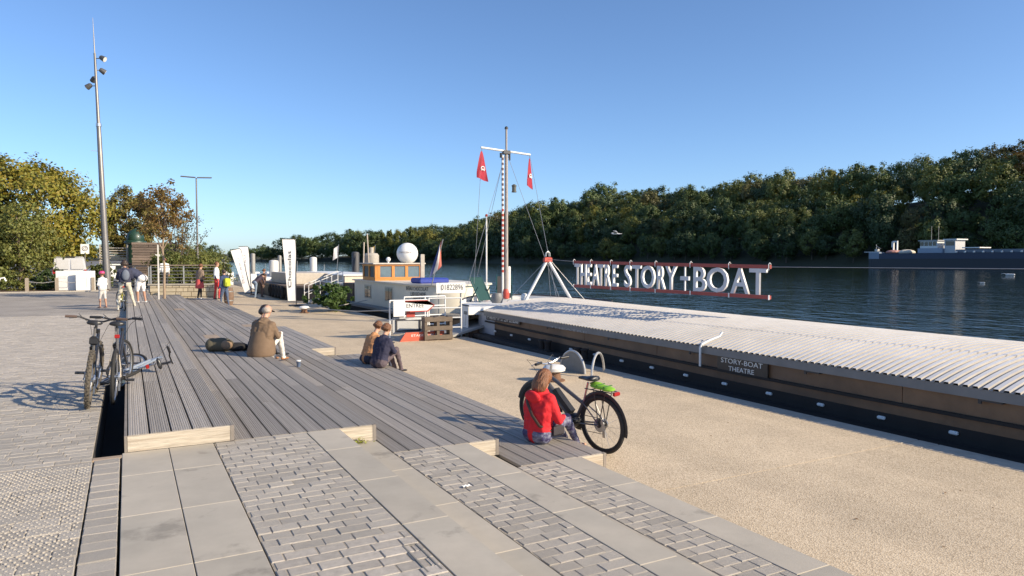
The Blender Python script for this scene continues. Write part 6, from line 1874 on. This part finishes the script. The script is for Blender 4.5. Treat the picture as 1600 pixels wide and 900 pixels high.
for ri, (d, rn, sc) in enumerate(rows):
    y = 92 + ri * 4
    while y < 800:
        step_ = 11.2 if y < 420 else 15.0
        yj = y + r_.uniform(-2.5, 2.5); x = bank_x(yj) + d + r_.uniform(-3, 3)
        w_ = [4, 4, 1.3, 1.0, 3.5, .0] if ri > 1 else [4, 3, 1.0, .4, 5, 0]
        k = r_.choices(range(6), w_)[0]
        if ri == 3 and 146 < yj < 160:
            k = 5
        cm = r_.choice([c for c, kk in CROWNS if kk == k])
        s = sc * r_.uniform(.82, 1.22) * (1.25 if y > 420 else 1.0)
        tree('bank_tree', '%s tree %s of the far bank, %s' % (FN[k], rn, spot_name(yj)), (x, yj, hill(x, yj) - .3), cm, r_.choice(FTR) if ri < 2 else None, 'trees on the far bank', r_.uniform(0, 6.28), s, sz=s * r_.uniform(.9, 1.2))
        n_t += 1
        y += step_
# poplars and the woods where the river bends
pop = crown_mesh('crown', FL[1], 3.0, 13, 14, 120, 36, 1.0, 400, flatb=1, shell=.3, clump=.35, wob=.12)
for i in range(5):
    tree('poplar_tree', 'tall poplar, number %s from the left in the poplar row' % ('one', 'two', 'three', 'four', 'five')[i], (252 + i * 3.5, 770 - i * 13, hill(258, 770) + 3), pop, None, 'poplars far upstream', i, 1.0 + .08 * math.sin(i * 2))
y = 800
while y < 1055:
    for d in (6, 26):
        x = bank_x(y) + d + r_.uniform(-4, 4); k = r_.choice((0, 1, 4, 0))
        s = r_.uniform(1.5, 2.1) if y < 960 else r_.uniform(1.0, 1.3)
        tree('bend_tree', '%s tree in the %s of the woods at the river bend' % (FN[k], 'front row' if d < 10 else 'back row'), (x, y, hill(x, y) - .3), r_.choice([c for c, kk in CROWNS if kk == k]), None, 'trees at the river bend', r_.uniform(0, 6.28), s)
    y += 17
x = 110
while x > -260:
    k = r_.choice((0, 4, 1)); s = r_.uniform(1.0, 1.7)
    tree('horizon_tree', '%s tree in the low wood closing the river upstream' % FN[k], (x, 1105 + r_.uniform(-6, 10), 1.0), r_.choice([c for c, kk in CROWNS if kk == k]), None, 'low wood on the horizon', r_.uniform(0, 6.28), s)
    x -= 17
# ------------------------------------------------------------------ cargo barge under way
bx_, by0 = 226.0, 157.0
cg = thing('cargo_barge', 'long dark blue cargo barge with white wheelhouse near the far bank', 'barge', (bx_, by0, W), 0)
# local: y runs from the bow (left in view, +y) to the stern; bow at y=0
NAVYH = pm('navy_hull', (.018, .02, .03), .5, var=.15); BLUEH = pm('blue_strake', (.03, .04, .075), .5, var=.12); PALEH = pm('pale_blue_bow', (.22, .27, .34), .5)
def hull_pts(w0, yb):
    return [(-w0 * .15, 0 + yb), (-w0 * .6, -1.6), (-w0, -5), (-w0, -95), (w0, -95), (w0, -5), (w0 * .6, -1.6), (w0 * .15, 0 + yb)]
b = MB(); b.prism(hull_pts(4.6, 0), -.5, 3.1); b.build('hull', NAVYH, cg)
b = MB(); b.prism([(a * 1.01, y - .0) for a, y in hull_pts(4.65, .15)][2:6], 3.1, 4.9); b.build('blue_strake', BLUEH, cg)
b = MB(); b.prism([(-.7, .2), (-2.8, -1.6), (-4.7, -5), (-4.7, -9.5), (4.7, -9.5), (4.7, -5), (2.8, -1.6), (.7, .2)], 3.1, 5.3); b.build('bow', PALEH, cg)
b = MB(); b.bx(-4.68, -4.6, -10.5, -1.0, 5.3, 5.5); b.build('bow_rail', WHITEP, cg)
b = MB(); b.box((-1, -4.5, 6.0), (1.2, 1.6, .9), None, .15); b.tube([(-1, -4, 6), (-1, -4, 8)], .12, 6); b.tube([(-1, -4, 7.4), (-1, -6.5, 6.6)], .1, 6); b.build('windlass', METAL, cg)
b = MB(); b.ell((0, -13, 5.3), (3, 3.6, .8), 14, 8); b.build('red_cover', pm('faded_red_cover', (.42, .20, .16), .6), cg)
b = MB(); b.ell((0, -20, 5.2), (3, 3.6, 1.0), 14, 8); b.build('cream_cover', pm('cream_cover', (.6, .55, .45), .6), cg)
b = MB()
for yv in (-12.6, -14.6):
    b.bx(-.3, .3, yv - .25, yv + .25, 5.3, 9.0)
b.bx(-.25, .25, -14.9, -12.3, 8.6, 9.1); b.bx(-.25, .25, -12.1, -11.7, 7.0, 8.9); b.build('crane_post', WHITEP, cg)
b = MB(); b.bx(-3.5, 3.5, -41, -29, 4.9, 6.4, .1); dh = b.build('deck_house', pm('deck_house_blue', (.30, .35, .43), .5), cg)
b = MB(); b.bx(-2.8, 2.8, -38, -29.5, 6.4, 8.7, .1); wh_ = b.build('wheelhouse', WHITEP, cg)
b = MB(); b.bx(-3.2, 3.2, -38.6, -28.8, 8.7, 9.0); b.build('wheelhouse_roof', pm('wheelhouse_roof_grey', (.4, .4, .4), .5), cg)
for i in range(4):
    b = MB(); b.bx(-2.86, -2.8, -37.6 + i * 2.1, -35.9 + i * 2.1, 7.2, 8.4); b.build('window', GLASS, wh_)
b = MB(); b.bx(-2.6, 2.6, -46.5, -41.3, 4.9, 8.9); b.build('rear_cabin', pm('cabin_grey_white', (.5, .5, .5), .5), cg)
b = MB(); b.bx(-3.0, 3.0, -47.5, -40.9, 8.9, 9.25); b.build('canopy', WHITEP, cg)
b = MB(); b.bx(-2.66, -2.6, -46, -42, 7.2, 8.5); b.build('cabin_window', GLASS, cg)
for yv in (-32.5, -36):
    b = MB(); b.tube([(0, yv, 9), (0, yv, 13.5)], .08, 5); b.build('aerial', METAL, cg)
b = MB(); b.bx(-4.2, 4.2, -94, -48, 4.9, 5.9, .1); b.build('hatch_covers', pm('hatch_grey', (.17, .19, .22), .6), cg)
for i in range(8):
    b = MB(); b.box((-4.75, -49 - i * 4, 5.15), (.5, .7, .5), None, .1); b.build('deck_fitting', WHITEP, cg)
b = MB(); b.bx(-3, 3, -58, -50, 6.3, 6.6); b.build('upper_plank', WHITEP, cg)
cg.scale = (1, .64, 1)
sg = thing('kilometre_sign', 'blue river sign with number 17 on the far bank', 'sign', (263, 113.2, 1.0))
b = MB(); b.tube([(0, 0, -1.5), (0, 0, 9.5)], .15, 8); b.build('post', METAL, sg)
b = MB(); b.bx(-.35, -.2, -2.3, 2.3, 7.6, 11.8); pl = b.build('plate', pm('sign_blue', (.01, .06, .30), .5), sg)
text_on('number', '17', pl, WHITET, (-.37, 1.1, 8.8), (0, -1, 0), (0, 0, 1), 2.0, 1.7, .03)
# ------------------------------------------------------------------ birds
def swan(label, loc, rz, s=1.0):
    T = thing('swan', label, 'swan', loc, rz, 'swans on the river'); T.scale = (s, s * 1.5, s * .8)
    b = MB()
    limb(b, (0, -.3, .12), (0, .2, .14), .16, .2); limb(b, (0, -.45, .22), (0, -.2, .17), .05, .14)
    limb(b, (0, .3, .2), (0, .5, .32), .08, .05); limb(b, (0, .5, .32), (0, .66, .30), .05, .042); limb(b, (0, .66, .30), (0, .76, .22), .045, .05)
    limb(b, (-.12, .1, .22), (-.08, -.4, .28), .1, .04); limb(b, (.12, .1, .22), (.08, -.4, .28), .1, .04)
    me = remeshed('body', b, .03, 4); me.materials.clear(); me.materials.append(pm('swan_white', (.75, .74, .72), .6, var=.05)); link('body', me, T)
    b = MB(); limb(b, (0, .80, .2), (0, .88, .15), .025, .012, 6); b.build('beak', pm('beak_orange', (.5, .18, .03), .5), T)
swan('white swan with lowered head on the river at the right edge', (140, 70, W), .47, 1.1)
swan('small distant swan on the river below the cargo barge', (90, 48, W), .47, .4)
gu = thing('seagull', 'grey and white gull flying before the dark wooded hillside', 'gull', (22.0, 29.5, 3.05), .9)
b = MB(); limb(b, (0, -.16, 0), (0, .14, .01), .035, .05); limb(b, (0, .14, .02), (0, .22, .03), .04, .028); limb(b, (0, -.16, 0), (0, -.3, 0), .03, .015)
me = remeshed('body', b, .012, 3); me.materials.clear(); me.materials.append(pm('gull_white', (.7, .7, .7), .6)); link('body', me, gu)
for s_ in (-1, 1):
    b = MB(); pts = [(0, .10, .02), (s_ * .28, .14, .16), (s_ * .62, .0, .10), (s_ * .60, -.08, .09), (s_ * .28, -.02, .14), (0, -.08, .02)]
    b.add(pts + [(x, y, z - .012) for x, y, z in pts], [(0, 1, 4, 5), (1, 2, 3, 4), (6, 11, 10, 7), (7, 10, 9, 8), (0, 6, 7, 1), (1, 7, 8, 2), (2, 8, 9, 3), (3, 9, 10, 4), (4, 10, 11, 5)])
    b.build('wing', pm('gull_grey', (.42, .43, .45), .6), gu)
